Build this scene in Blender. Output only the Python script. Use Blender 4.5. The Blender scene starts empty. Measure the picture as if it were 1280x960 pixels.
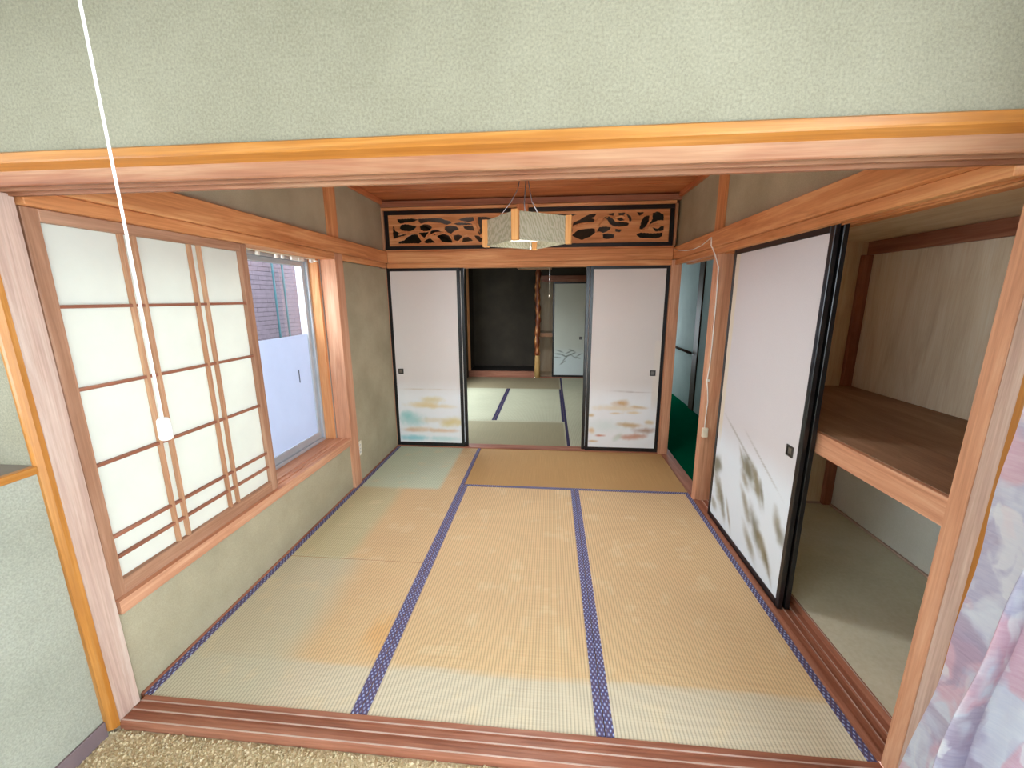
import bpy, bmesh, math, random
import numpy as np
from mathutils import Vector, Matrix

random.seed(7)
rng = np.random.RandomState(7)
SC = bpy.context.scene
COL = SC.collection

# ------------------------------------------------------------------ camera
F_PX = 507.16
YAW, PITCH, ROLL = -0.0938, 0.2099, -0.0051
CAM = Vector((0.6708, 0.0, 1.4720))
fw = Vector((math.sin(YAW) * math.cos(PITCH), math.cos(YAW) * math.cos(PITCH), -math.sin(PITCH)))
rt = Vector((math.cos(YAW), -math.sin(YAW), 0))
up = rt.cross(fw)
c_, s_ = math.cos(ROLL), math.sin(ROLL)
rt2 = c_ * rt + s_ * up
up2 = -s_ * rt + c_ * up
cd = bpy.data.cameras.new('camera')
cam = bpy.data.objects.new('camera', cd)
COL.objects.link(cam)
cd.sensor_width = 36.0
cd.lens = 36.0 * F_PX / 1280.0
cd.clip_start = 0.02
M = Matrix((rt2, up2, -fw)).transposed().to_4x4()
M.translation = CAM
cam.matrix_world = M
SC.camera = cam

# ------------------------------------------------------------------ world, daylight, exposure
world = bpy.data.worlds.new('world')
SC.world = world
world.use_nodes = True
wn = world.node_tree.nodes
wn['Background'].inputs[0].default_value = (0.80, 0.91, 1.0, 1)
wn['Background'].inputs[1].default_value = 8.0
SC.view_settings.view_transform = 'Standard'
SC.view_settings.look = 'None'
SC.view_settings.gamma = 1.0
SC.view_settings.use_curve_mapping = False
SC.view_settings.exposure = 0.45
FILL_W = 11.5   # fill light added at the tatami room's pendant lamp
SC.cycles.max_bounces = 14
SC.cycles.diffuse_bounces = 8
SC.cycles.transmission_bounces = 8
SC.cycles.transparent_max_bounces = 12
SC.cycles.caustics_reflective = False
SC.cycles.caustics_refractive = False
SC.cycles.sample_clamp_indirect = 6.0


def portal(name, loc, direction, sx, sy):
    """marks a window opening so that the daylight of the sky is sampled through it"""
    l = bpy.data.lights.new(name, 'AREA')
    l.shape = 'RECTANGLE'
    l.size, l.size_y = sx, sy
    l.cycles.is_portal = True
    o = bpy.data.objects.new(name, l)
    o.location = loc
    o.rotation_euler = Vector(direction).to_track_quat('-Z', 'Y').to_euler()
    COL.objects.link(o)


portal('daylight_side_window', (1.99, -0.85, 1.12), (-1, 0, 0), 2.4, 3.2)
portal('daylight_bay_window', (-1.40, -0.97, 1.5), (1, 0, 0), 1.1, 3.4)
portal('daylight_added_rear_window', (1.17, -3.14, 1.05), (0, 1, 0), 1.2, 2.2)
portal('daylight_shoji_window', (-1.16, 1.98, 1.08), (1, 0, 0), 1.32, 1.7)
portal('daylight_added_far_window', (-1.02, 5.5, 1.03), (1, 0, 0), 1.55, 2.9)
portal('daylight_added_hall_opening', (2.2, 7.72, 0.92), (0, -1, 0), 0.8, 1.05)

# ------------------------------------------------------------------ helpers


class MB:
    """collects shapes in world coordinates; build() links them as one mesh object"""

    def __init__(self):
        self.bm = bmesh.new()

    def box(self, x0, x1, y0, y1, z0, z1, bev=0.0, seg=1):
        t = bmesh.new()
        bmesh.ops.create_cube(t, size=1.0)
        for v in t.verts:
            v.co = Vector(((x0 + x1) / 2 + v.co.x * (x1 - x0), (y0 + y1) / 2 + v.co.y * (y1 - y0),
                           (z0 + z1) / 2 + v.co.z * (z1 - z0)))
        if bev > 0:
            bmesh.ops.bevel(t, geom=t.edges[:], offset=bev, segments=seg, affect='EDGES', profile=0.5)
        self._add(t)
        return self

    def _add(self, t):
        me = bpy.data.meshes.new('tmp')
        t.to_mesh(me)
        t.free()
        self.bm.from_mesh(me)
        bpy.data.meshes.remove(me)

    def prism(self, poly, axis, a, b):
        """poly: list of 2-D points; axis 'x' -> (y,z), 'y' -> (x,z), 'z' -> (x,y)"""
        def mk(p, t):
            return {'x': (t, p[0], p[1]), 'y': (p[0], t, p[1]), 'z': (p[0], p[1], t)}[axis]
        t = bmesh.new()
        va = [t.verts.new(mk(p, a)) for p in poly]
        vb = [t.verts.new(mk(p, b)) for p in poly]
        n = len(poly)
        t.faces.new(va)
        t.faces.new(vb[::-1])
        for i in range(n):
            t.faces.new((va[i], vb[i], vb[(i + 1) % n], va[(i + 1) % n]))
        bmesh.ops.recalc_face_normals(t, faces=t.faces[:])
        self._add(t)
        return self

    def tube(self, pts, r, n=8, cap=True):
        pts = [Vector(p) for p in pts]
        rs = r if isinstance(r, (list, tuple)) else [r] * len(pts)
        t = bmesh.new()
        rings = []
        d0 = (pts[1] - pts[0]).normalized()
        ref = Vector((0, 0, 1)) if abs(d0.z) < 0.9 else Vector((1, 0, 0))
        u = d0.cross(ref).normalized()
        for i, p in enumerate(pts):
            d = (pts[min(i + 1, len(pts) - 1)] - pts[max(i - 1, 0)]).normalized()
            u = (u - d * u.dot(d)).normalized()
            w = d.cross(u)
            rings.append([t.verts.new(p + rs[i] * (math.cos(2 * math.pi * k / n) * u + math.sin(2 * math.pi * k / n) * w))
                          for k in range(n)])
        for i in range(len(rings) - 1):
            for k in range(n):
                t.faces.new((rings[i][k], rings[i][(k + 1) % n], rings[i + 1][(k + 1) % n], rings[i + 1][k]))
        if cap:
            t.faces.new(rings[0][::-1])
            t.faces.new(rings[-1])
        bmesh.ops.recalc_face_normals(t, faces=t.faces[:])
        for f in t.faces:
            f.smooth = True
        self._add(t)
        return self

    def cyl(self, p, q, r, n=16):
        return self.tube([p, q], r, n)

    def build(self, name, mat, parent=None, origin=None):
        loc = Vector(origin) if origin is not None else Vector((0, 0, 0))
        me = bpy.data.meshes.new(name)
        off = world_loc(parent) if parent is not None else loc
        for v in self.bm.verts:
            v.co -= off
        self.bm.to_mesh(me)
        self.bm.free()
        o = bpy.data.objects.new(name, me)
        me.materials.append(mat)
        COL.objects.link(o)
        if parent is not None:
            o.parent = parent
        else:
            o.location = loc
        return o


def world_loc(o):
    v = Vector((0, 0, 0))
    while o is not None:
        v += o.location
        o = o.parent
    return v


def tag(o, label, cat=None, group=None, kind=None):
    o['label'] = label
    if cat:
        o['category'] = cat
    if group:
        o['group'] = group
    if kind:
        o['kind'] = kind
    return o


def thing(name, label, cat, loc=(0, 0, 0), group=None, kind=None):
    o = bpy.data.objects.new(name, None)
    o.empty_display_size = 0.1
    COL.objects.link(o)
    o.location = loc
    return tag(o, label, cat, group, kind)


def struct(name, mb, mat, label, cat, origin=None):
    o = mb.build(name, mat, None, origin)
    return tag(o, label, cat, None, 'structure')


def part(name, mb, mat, parent, label=None):
    o = mb.build(name, mat, parent)
    if label:
        o['label'] = label
    return o


# ------------------------------------------------------------------ materials


def lin(r, g, b):
    f = lambda c: (c / 255 / 12.92) if c / 255 <= 0.04045 else ((c / 255 + 0.055) / 1.055) ** 2.4
    return (f(r), f(g), f(b), 1.0)


class Mat:
    def __init__(self, name, rough=0.6, spec=0.3):
        self.m = bpy.data.materials.new(name)
        self.m.use_nodes = True
        self.nt = self.m.node_tree
        self.b = self.nt.nodes['Principled BSDF']
        self.b.inputs['Roughness'].default_value = rough
        self.b.inputs['Specular IOR Level'].default_value = spec
        self.tc = None

    def n(self, typ, **kw):
        nd = self.nt.nodes.new(typ)
        for k, v in kw.items():
            if k in nd.inputs:
                nd.inputs[k].default_value = v
            else:
                setattr(nd, k, v)
        return nd

    def l(self, a, b):
        self.nt.links.new(a, b)

    def coord(self, scale=(1, 1, 1), rot=(0, 0, 0)):
        if self.tc is None:
            self.tc = self.n('ShaderNodeTexCoord')
        mp = self.n('ShaderNodeMapping')
        mp.inputs['Scale'].default_value = scale
        mp.inputs['Rotation'].default_value = rot
        self.l(self.tc.outputs['Object'], mp.inputs['Vector'])
        return mp.outputs['Vector']

    def noise(self, vec, scale=1.0, detail=4, rough=0.55, dist=0.0):
        nd = self.n('ShaderNodeTexNoise')
        nd.inputs['Scale'].default_value = scale
        nd.inputs['Detail'].default_value = detail
        nd.inputs['Roughness'].default_value = rough
        nd.inputs['Distortion'].default_value = dist
        self.l(vec, nd.inputs['Vector'])
        return nd.outputs['Fac']

    def ramp(self, fac, stops):
        nd = self.n('ShaderNodeValToRGB')
        cr = nd.color_ramp
        while len(cr.elements) < len(stops):
            cr.elements.new(0.5)
        for e, (p, c) in zip(cr.elements, stops):
            e.position = p
            e.color = c
        self.l(fac, nd.inputs['Fac'])
        return nd.outputs['Color']

    def mix(self, fac, a, b, mode='MIX'):
        nd = self.n('ShaderNodeMix', data_type='RGBA', blend_type=mode)
        if isinstance(fac, float):
            nd.inputs[0].default_value = fac
        else:
            self.l(fac, nd.inputs[0])
        for s, v in ((6, a), (7, b)):
            if isinstance(v, tuple):
                nd.inputs[s].default_value = v
            else:
                self.l(v, nd.inputs[s])
        return nd.outputs[2]

    def math(self, op, a, b=0.0):
        nd = self.n('ShaderNodeMath', operation=op)
        for s, v in ((0, a), (1, b)):
            if isinstance(v, (int, float)):
                nd.inputs[s].default_value = v
            else:
                self.l(v, nd.inputs[s])
        return nd.outputs[0]

    def color(self, c):
        if isinstance(c, tuple):
            self.b.inputs['Base Color'].default_value = c
        else:
            self.l(c, self.b.inputs['Base Color'])

    def bump(self, h, strength=0.2, dist=0.002):
        nd = self.n('ShaderNodeBump')
        nd.inputs['Strength'].default_value = strength
        nd.inputs['Distance'].default_value = dist
        self.l(h, nd.inputs['Height'])
        self.l(nd.outputs['Normal'], self.b.inputs['Normal'])


def wood(name, axis, cols, rough=0.55, spec=0.3, stretch=1.3, across=20.0, blotch=0.25):
    m = Mat(name, rough, spec)
    sc = [across] * 3
    sc['xyz'.index(axis)] = stretch
    v = m.coord(tuple(sc))
    n1 = m.noise(v, 1.0, 5, 0.6, 0.9)
    col = m.ramp(n1, [(0.28, cols[0]), (0.5, cols[1]), (0.72, cols[2])])
    sc2 = [170.0] * 3
    sc2['xyz'.index(axis)] = 4.0
    n2 = m.noise(m.coord(tuple(sc2)), 1.0, 3, 0.6)
    col = m.mix(0.35, col, m.ramp(n2, [(0.3, (0.35, 0.33, 0.3, 1)), (0.7, (0.75, 0.75, 0.75, 1))]), 'OVERLAY')
    n3 = m.noise(m.coord((2.3, 2.3, 2.3)), 1.0, 4, 0.6)
    col = m.mix(m.math('MULTIPLY', m.ramp(n3, [(0.45, (0, 0, 0, 1)), (0.75, (1, 1, 1, 1))]), blotch), col, cols[2])
    m.color(col)
    m.bump(n2, 0.25, 0.0012)
    return m.m


def plain(name, c, rough=0.6, spec=0.3, metal=0.0, var=0.06, vs=9.0):
    m = Mat(name, rough, spec)
    m.b.inputs['Metallic'].default_value = metal
    n1 = m.noise(m.coord(), vs, 4)
    lo = tuple(x * (1 - var * 2) for x in c[:3]) + (1,)
    hi = tuple(min(1, x * (1 + var)) for x in c[:3]) + (1,)
    m.color(m.ramp(n1, [(0.3, lo), (0.7, hi)]))
    return m.m


def plaster(name, c1, c2, c3, grain=260.0, bump=0.35, rough=0.9, mottle=0.22):
    m = Mat(name, rough, 0.1)
    n1 = m.noise(m.coord(), 2.2, 5, 0.6)
    n2 = m.noise(m.coord(), grain, 3, 0.6)
    col = m.ramp(n1, [(0.3, c1), (0.5, c2), (0.7, c3)])
    col = m.mix(mottle, col, m.ramp(n2, [(0.3, (0.3, 0.3, 0.3, 1)), (0.7, (0.72, 0.72, 0.72, 1))]), 'OVERLAY')
    m.color(col)
    m.bump(n2, bump, 0.0015)
    return m.m


WEATHERED = [lin(166, 136, 122), lin(188, 160, 146), lin(204, 184, 172)]
BEAMPINK = [lin(112, 58, 36), lin(150, 100, 72), lin(178, 142, 110)]
VARNISH = [lin(150, 90, 32), lin(170, 110, 44), lin(192, 136, 74)]
HINOKI = [lin(176, 110, 66), lin(208, 142, 92), lin(232, 176, 126)]
CEDAR = [lin(168, 92, 54), lin(196, 118, 74), lin(216, 146, 98)]
SILLBROWN = [lin(122, 72, 54), lin(148, 94, 72), lin(174, 120, 96)]
LATTICE = [lin(150, 104, 74), lin(176, 130, 98), lin(198, 156, 122)]
PLY = [lin(206, 182, 152), lin(224, 204, 176), lin(234, 218, 194)]

W = {}
for nm, cols, kw in (('weathered', WEATHERED, {}), ('beam', BEAMPINK, dict(stretch=0.9, across=11.0, blotch=0.5)),
                     ('varnish', VARNISH, dict(rough=0.35, spec=0.5)), ('hinoki', HINOKI, {}), ('cedar', CEDAR, dict(rough=0.5)),
                     ('sill', SILLBROWN, dict(rough=0.45)), ('lattice', LATTICE, {}), ('ply', PLY, dict(across=9.0, rough=0.8)),
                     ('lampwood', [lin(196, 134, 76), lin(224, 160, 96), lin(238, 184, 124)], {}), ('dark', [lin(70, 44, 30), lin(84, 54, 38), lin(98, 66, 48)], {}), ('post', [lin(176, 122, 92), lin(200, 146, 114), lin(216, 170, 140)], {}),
                     ('shoji', [lin(138, 98, 74), lin(164, 122, 96), lin(186, 148, 122)], {}), ('shelf', [lin(126, 96, 74), lin(146, 116, 92), lin(164, 134, 108)], dict(across=7.0, rough=0.7))):
    for ax in 'xyz':
        W[nm, ax] = wood('wood_%s_%s' % (nm, ax), ax, cols, **kw)

M_wallpaper = plaster('wallpaper_sage', lin(134, 129, 110), lin(142, 137, 118), lin(150, 145, 126), 170.0, 0.8, 0.9, 0.42)
M_wallpaper_lit = plaster('wallpaper_sage_lit', lin(150, 152, 138), lin(158, 160, 146), lin(165, 167, 154), 170.0, 0.8, 0.9, 0.36)  # sage wallpaper with brighter daylight put into its colour
M_juraku = plaster('earth_plaster', lin(156, 149, 124), lin(169, 161, 136), lin(181, 173, 147), 240.0, 0.4)
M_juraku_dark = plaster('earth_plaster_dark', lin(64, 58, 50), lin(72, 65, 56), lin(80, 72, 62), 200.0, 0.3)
M_hallwall = plaster('hall_wallpaper', lin(178, 186, 184), lin(188, 196, 194), lin(196, 203, 200), 200.0, 0.2)
M_closetwall = plaster('closet_board_grey', lin(214, 212, 200), lin(224, 222, 210), lin(232, 230, 220), 120.0, 0.2)
M_closetfloor = plaster('closet_floor_board', lin(204, 200, 176), lin(214, 210, 186), lin(224, 220, 198), 60.0, 0.15)
M_lacquer = plain('black_lacquer', (0.010, 0.010, 0.012, 1), 0.28, 0.5, var=0.2)
M_baseboard = plain('baseboard_vinyl', lin(120, 104, 106), 0.5, 0.3)
M_white = plain('white_plastic', lin(236, 234, 226), 0.4, 0.4, var=0.02)
M_cream = plain('ivory_plastic', lin(226, 218, 196), 0.45, 0.4, var=0.02)
def glow(name, c, s_):
    m = Mat(name)
    m.b.inputs['Emission Color'].default_value = c
    m.b.inputs['Emission Strength'].default_value = s_
    m.color(c)
    return m.m


M_tube = glow('tube_added_glow', (1.0, 0.97, 0.9, 1), 0.9)  # tube glow added along with the pendant fill light
M_slot = plain('dark_slot', (0.02, 0.02, 0.02, 1), 0.6)
M_cord = plain('white_cord', lin(240, 238, 232), 0.6, var=0.02)
M_wire = plain('dark_wire', lin(30, 20, 17), 0.6)
M_metal = plain('dark_metal', lin(92, 90, 90), 0.35, 0.5, 0.9)
M_pullin = plain('silver_metal', lin(150, 148, 146), 0.3, 0.5, 0.9)
M_alu = plain('aluminium', lin(186, 192, 198), 0.4, 0.5, 0.35, var=0.03)
M_outlet = plain('outlet_plate', lin(226, 220, 200), 0.45, var=0.02)
M_ceiling_board = W['cedar', 'x']
M_hallfloor = plain('green_hall_carpet', lin(0, 84, 58), 0.95, 0.0, vs=60)
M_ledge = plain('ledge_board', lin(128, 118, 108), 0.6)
M_teal = plain('teal_pole', lin(46, 76, 82), 0.8)
M_concrete = plaster('outdoor_ground', lin(120, 120, 118), lin(140, 140, 136), lin(150, 150, 146), 60)
M_brick = plain('mauve_brick', lin(94, 82, 90), 0.8, 0.2, var=0.07, vs=14)
M_mortar = plain('mortar_joint', lin(50, 43, 50), 0.9)
M_housewall = plain('exterior_render', lin(190, 186, 176), 0.9)


def glass_mat():
    m = Mat('window_glass')
    nt = m.nt
    out = nt.nodes['Material Output']
    tr = m.n('ShaderNodeBsdfTransparent')
    gl = m.n('ShaderNodeBsdfGlossy')
    gl.inputs['Roughness'].default_value = 0.03
    mx = m.n('ShaderNodeMixShader')
    mx.inputs[0].default_value = 0.05
    m.l(tr.outputs[0], mx.inputs[1])
    m.l(gl.outputs[0], mx.inputs[2])
    m.l(mx.outputs[0], out.inputs['Surface'])
    return m.m


def translucent_mat(name, col, amount, grain=True, tcol=None):
    m = Mat(name, 0.9)
    out = m.nt.nodes['Material Output']
    d = m.n('ShaderNodeBsdfDiffuse')
    t = m.n('ShaderNodeBsdfTranslucent')
    n1 = m.noise(m.coord(), 6.0, 5, 0.6)
    lo = tuple(x * 0.95 for x in col[:3]) + (1,)
    c = m.ramp(n1, [(0.3, lo), (0.7, col)])
    m.l(c, d.inputs['Color'])
    if tcol:
        t.inputs['Color'].default_value = tcol
    else:
        m.l(c, t.inputs['Color'])
    mx = m.n('ShaderNodeMixShader')
    mx.inputs[0].default_value = amount
    m.l(d.outputs[0], mx.inputs[1])
    m.l(t.outputs[0], mx.inputs[2])
    m.l(mx.outputs[0], out.inputs['Surface'])
    return m.m


M_glass = glass_mat()
M_paper = translucent_mat('shoji_paper', lin(236, 237, 228), 0.35)
M_film = translucent_mat('frosted_film', lin(206, 211, 224), 0.6)


def print_mat(name, rough=0.75):
    """a printed paper: colours come from the painted colour attribute, with fine paper grain"""
    m = Mat(name, rough, 0.2)
    a = m.n('ShaderNodeAttribute', attribute_name='print')
    n2 = m.noise(m.coord(), 180.0, 3)
    col = m.mix(0.06, a.outputs['Color'], m.ramp(n2, [(0.3, (0.2, 0.2, 0.2, 1)), (0.7, (0.8, 0.8, 0.8, 1))]), 'OVERLAY')
    m.color(col)
    return m.m


M_print = print_mat('printed_fusuma_paper')


def tatami_mat_material(name, along):
    """woven rush: ribs along one direction, fine rush threads across; colour from the fading attribute"""
    m = Mat(name, 0.75, 0.2)
    a = m.n('ShaderNodeAttribute', attribute_name='print')
    if m.tc is None:
        m.tc = m.n('ShaderNodeTexCoord')
    sx = m.n('ShaderNodeSeparateXYZ')
    m.l(m.tc.outputs['Object'], sx.inputs[0])
    across = sx.outputs['X' if along == 'y' else 'Y']
    alongs = sx.outputs['Y' if along == 'y' else 'X']
    rib = m.math('ABSOLUTE', m.math('SINE', m.math('MULTIPLY', across, math.pi / 0.0135)))
    rush = m.math('ABSOLUTE', m.math('SINE', m.math('MULTIPLY', alongs, math.pi / 0.0052)))
    sc = (3.0, 330.0, 1.0) if along == 'y' else (330.0, 3.0, 1.0)
    thr = m.noise(m.coord(sc), 1.0, 2)
    h = m.math('ADD', m.math('MULTIPLY', rib, 0.8), m.math('MULTIPLY', rush, 0.2))
    shade = m.math('ADD', m.math('MULTIPLY', m.math('POWER', rib, 0.6), 0.46), 0.62)
    comb = m.n('ShaderNodeCombineColor')
    for i in range(3):
        m.l(shade, comb.inputs[i])
    col = m.mix(1.0, a.outputs['Color'], comb.outputs[0], 'MULTIPLY')
    col = m.mix(0.18, col, m.ramp(thr, [(0.3, (0.25, 0.24, 0.2, 1)), (0.7, (0.78, 0.77, 0.74, 1))]), 'OVERLAY')
    m.color(col)
    m.bump(h, 0.5, 0.0015)
    return m.m


M_tat_y = tatami_mat_material('tatami_rush_y', 'y')
M_tat_x = tatami_mat_material('tatami_rush_x', 'x')


def heri_material(name, along, plain_cloth=False):
    m = Mat(name, 0.8, 0.2)
    m.tc = m.n('ShaderNodeTexCoord')
    sx = m.n('ShaderNodeSeparateXYZ')
    m.l(m.tc.outputs['Object'], sx.inputs[0])
    p = 0.0165
    a = m.math('ADD', sx.outputs['X'], m.math('MULTIPLY', sx.outputs['Y'], 0.62))
    b = m.math('SUBTRACT', sx.outputs['X'], m.math('MULTIPLY', sx.outputs['Y'], 0.62))
    sa = m.math('ABSOLUTE', m.math('SINE', m.math('MULTIPLY', a, math.pi / p)))
    sb = m.math('ABSOLUTE', m.math('SINE', m.math('MULTIPLY', b, math.pi / p)))
    prod = m.math('MULTIPLY', sa, sb)
    col = m.ramp(prod, [(0.10, lin(92, 80, 96)), (0.36, lin(80, 76, 120)), (0.62, lin(92, 98, 154)), (0.9, lin(176, 188, 216))])
    n = m.noise(m.coord((1, 1, 1)), 38.0, 3)
    col = m.mix(m.math('MULTIPLY', m.ramp(n, [(0.45, (0, 0, 0, 1)), (0.62, (1, 1, 1, 1))]), 0.45), col, lin(104, 86, 104))
    if plain_cloth:
        col = m.ramp(n, [(0.3, lin(46, 40, 64)), (0.7, lin(60, 54, 82))])
    m.color(col)
    return m.m


M_heri = heri_material('tatami_border_cloth', 'y')
M_heri_plain = heri_material('tatami_border_plain', 'y', True)


def carpet_material():
    m = Mat('beige_carpet', 0.95, 0.05)
    n1 = m.noise(m.coord(), 130.0, 3, 0.7)
    n2 = m.noise(m.coord(), 7.0, 3)
    col = m.ramp(n1, [(0.3, lin(164, 144, 110)), (0.5, lin(208, 190, 154)), (0.7, lin(232, 218, 188))])
    col = m.mix(m.math('MULTIPLY', n2, 0.35), col, lin(198, 176, 136))
    m.color(col)
    m.bump(n1, 0.8, 0.005)
    return m.m


M_carpet = carpet_material()


def curtain_material():
    m = Mat('floral_curtain', 0.85, 0.15)
    v = m.coord((1, 1, 0.8))
    dn = m.n('ShaderNodeTexNoise')
    dn.inputs['Scale'].default_value = 7.0
    m.l(v, dn.inputs['Vector'])
    dv = m.n('ShaderNodeMix', data_type='RGBA', blend_type='LINEAR_LIGHT')
    dv.inputs[0].default_value = 0.06
    m.l(v, dv.inputs[6])
    m.l(dn.outputs['Color'], dv.inputs[7])
    def patches(scale, seed, lo, hi):
        mp = m.n('ShaderNodeMapping')
        mp.inputs['Location'].default_value = (seed, seed * 1.7, seed * 0.6)
        mp.inputs['Rotation'].default_value = (0.5, 0.3, 0.2)
        mp.inputs['Scale'].default_value = (1, 1.5, 1.0)
        m.l(dv.outputs[2], mp.inputs['Vector'])
        return m.ramp(m.noise(mp.outputs['Vector'], scale, 3, 0.5, 0.6), [(lo, (0, 0, 0, 1)), (hi, (1, 1, 1, 1))])
    base = m.ramp(m.noise(v, 5.0, 4, 0.6, 0.5), [(0.3, lin(204, 206, 224)), (0.55, lin(220, 228, 238)), (0.75, lin(232, 238, 242))])
    col = m.mix(m.math('MULTIPLY', patches(6.0, 1.3, 0.46, 0.56), 0.8), base, lin(184, 182, 206))
    col = m.mix(m.math('MULTIPLY', patches(5.5, 4.1, 0.50, 0.58), 0.85), col, lin(218, 182, 196))
    col = m.mix(m.math('MULTIPLY', patches(8.0, 7.7, 0.55, 0.63), 0.7), col, lin(174, 162, 186))
    col = m.mix(m.math('MULTIPLY', patches(9.0, 2.9, 0.56, 0.62), 0.7), col, lin(232, 236, 240))
    st_ = m.noise(m.coord((20, 20, 130), (0.5, 0.2, 0)), 1.0, 4, 0.6, 0.8)
    col = m.mix(0.5, col, m.ramp(st_, [(0.3, (0.38, 0.37, 0.4, 1)), (0.7, (0.62, 0.61, 0.62, 1))]), 'OVERLAY')
    m.color(col)
    wv = m.n('ShaderNodeTexWave')
    wv.inputs['Scale'].default_value = 120.0
    m.l(m.coord(), wv.inputs['Vector'])
    m.bump(wv.outputs['Fac'], 0.1, 0.001)
    tl = m.n('ShaderNodeBsdfTranslucent')
    m.l(col, tl.inputs['Color'])
    mx = m.n('ShaderNodeMixShader')
    mx.inputs[0].default_value = 0.25
    m.l(m.b.outputs[0], mx.inputs[1])
    m.l(tl.outputs[0], mx.inputs[2])
    m.l(mx.outputs[0], m.nt.nodes['Material Output'].inputs['Surface'])
    return m.m


M_curtain = curtain_material()


def shade_material():
    m = Mat('lamp_shade_paper', 0.7, 0.2)
    m.tc = m.n('ShaderNodeTexCoord')
    wv = m.n('ShaderNodeTexWave', bands_direction='DIAGONAL')
    wv.inputs['Scale'].default_value = 26.0
    wv.inputs['Distortion'].default_value = 9.0
    wv.inputs['Detail'].default_value = 2.0
    wv.inputs['Detail Scale'].default_value = 1.4
    m.l(m.coord((1, 1, 0.6)), wv.inputs['Vector'])
    col = m.ramp(wv.outputs['Fac'], [(0.15, lin(170, 168, 142)), (0.45, lin(186, 182, 158)), (0.9, lin(194, 190, 168))])
    m.color(col)
    return m.m


M_shade = shade_material()


def log_material():
    m = Mat('polished_log', 0.3, 0.5)
    v = m.coord((9, 9, 3.2))
    vo = m.n('ShaderNodeTexVoronoi')
    vo.inputs['Scale'].default_value = 2.2
    m.l(v, vo.inputs['Vector'])
    col = m.ramp(vo.outputs['Distance'], [(0.12, lin(236, 196, 132)), (0.3, lin(196, 118, 62)), (0.6, lin(126, 62, 30))])
    m.color(col)
    return m.m


M_log = log_material()
M_log_pale = wood('peeled_log', 'z', [lin(176, 132, 74), lin(204, 162, 100), lin(220, 184, 126)])


# ------------------------------------------------------------------ painted sheets (numpy)
def vnoise(a, b, fx, fy, seed):
    r = np.random.RandomState(seed)
    g = r.rand(64, 64)
    out = np.zeros_like(a)
    amp, tot = 1.0, 0.0
    for o in range(4):
        X, Y = a * fx * 2 ** o, b * fy * 2 ** o
        i, j = np.floor(X).astype(int), np.floor(Y).astype(int)
        u, v = X - i, Y - j
        u, v = u * u * (3 - 2 * u), v * v * (3 - 2 * v)
        q = lambda ii, jj: g[ii % 64, jj % 64]
        out += amp * ((q(i, j) * (1 - u) + q(i + 1, j) * u) * (1 - v) + (q(i, j + 1) * (1 - u) + q(i + 1, j + 1) * u) * v)
        tot += amp
        amp *= 0.5
    return out / tot


def sm(t):
    t = np.clip(t, 0, 1)
    return t * t * (3 - 2 * t)


def set_print(me, cols):
    at = me.color_attributes.new('print', 'FLOAT_COLOR', 'POINT')
    buf = np.ones((len(me.vertices), 4), dtype=np.float32)
    buf[:, :3] = cols
    at.data.foreach_set('color', buf.ravel())


def sheet(name, mat, parent, origin, du, dv, nu, nv, fn, thick=None):
    """flat grid of nu x nv cells from origin along du, dv; fn(u 0..1, v 0..1) gives linear colours"""
    u, v = np.meshgrid(np.linspace(0, 1, nu + 1), np.linspace(0, 1, nv + 1))
    u, v = u.ravel(), v.ravel()
    off = world_loc(parent)
    P = np.array(origin)[None] - np.array(off)[None] + u[:, None] * np.array(du)[None] + v[:, None] * np.array(dv)[None]
    w = nu + 1
    idx = np.arange((nu + 1) * (nv + 1)).reshape(nv + 1, nu + 1)
    faces = np.stack([idx[:-1, :-1], idx[:-1, 1:], idx[1:, 1:], idx[1:, :-1]], -1).reshape(-1, 4)
    me = bpy.data.meshes.new(name)
    me.from_pydata(P.tolist(), [], faces.tolist())
    set_print(me, fn(u, v))
    me.materials.append(mat)
    o = bpy.data.objects.new(name, me)
    COL.objects.link(o)
    o.parent = parent
    return o


def L3(r, g, b):
    return np.array(lin(r, g, b)[:3])


def blend(c, col, m):
    return c * (1 - m[:, None]) + L3(*col)[None] * m[:, None]


def blobs(c, u, y, lst, seed, W_, H_):
    """y from the top 0..1; each blob: cx, cy, sx, sy, angle, colour, strength (sizes in metres)"""
    nz = vnoise(u, y * 2.4, 9, 9, seed)
    nz2 = vnoise(u + 3.1, y * 2.4, 26, 26, seed + 1)
    for cx, cy, sx, sy, ang, col, st in lst:
        dx, dy = (u - cx) * W_, (y - cy) * H_
        ca, sa = math.cos(math.radians(ang)), math.sin(math.radians(ang))
        a, b = dx * ca + dy * sa, -dx * sa + dy * ca
        r = np.sqrt((a / sx) ** 2 + (b / sy) ** 2) + (nz - 0.5) * 0.8 + (nz2 - 0.5) * 0.35
        m = sm((1.45 - r) / 1.3) * st
        c = blend(c, col, m)
    return c


TOPC, BOTC = (222, 217, 214), (236, 240, 243)


def base_paper(u, y, seed, edge=0.655, top=TOPC, bot=BOTC):
    n = vnoise(u, y * 2.5, 3, 3, seed + 9)
    t = sm((y + (n - 0.5) * 0.03 - edge + 0.06) / 0.14)
    c = L3(*top)[None] * (1 - t[:, None]) + L3(*bot)[None] * t[:, None]
    return c * (0.97 + 0.05 * n[:, None])


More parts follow.
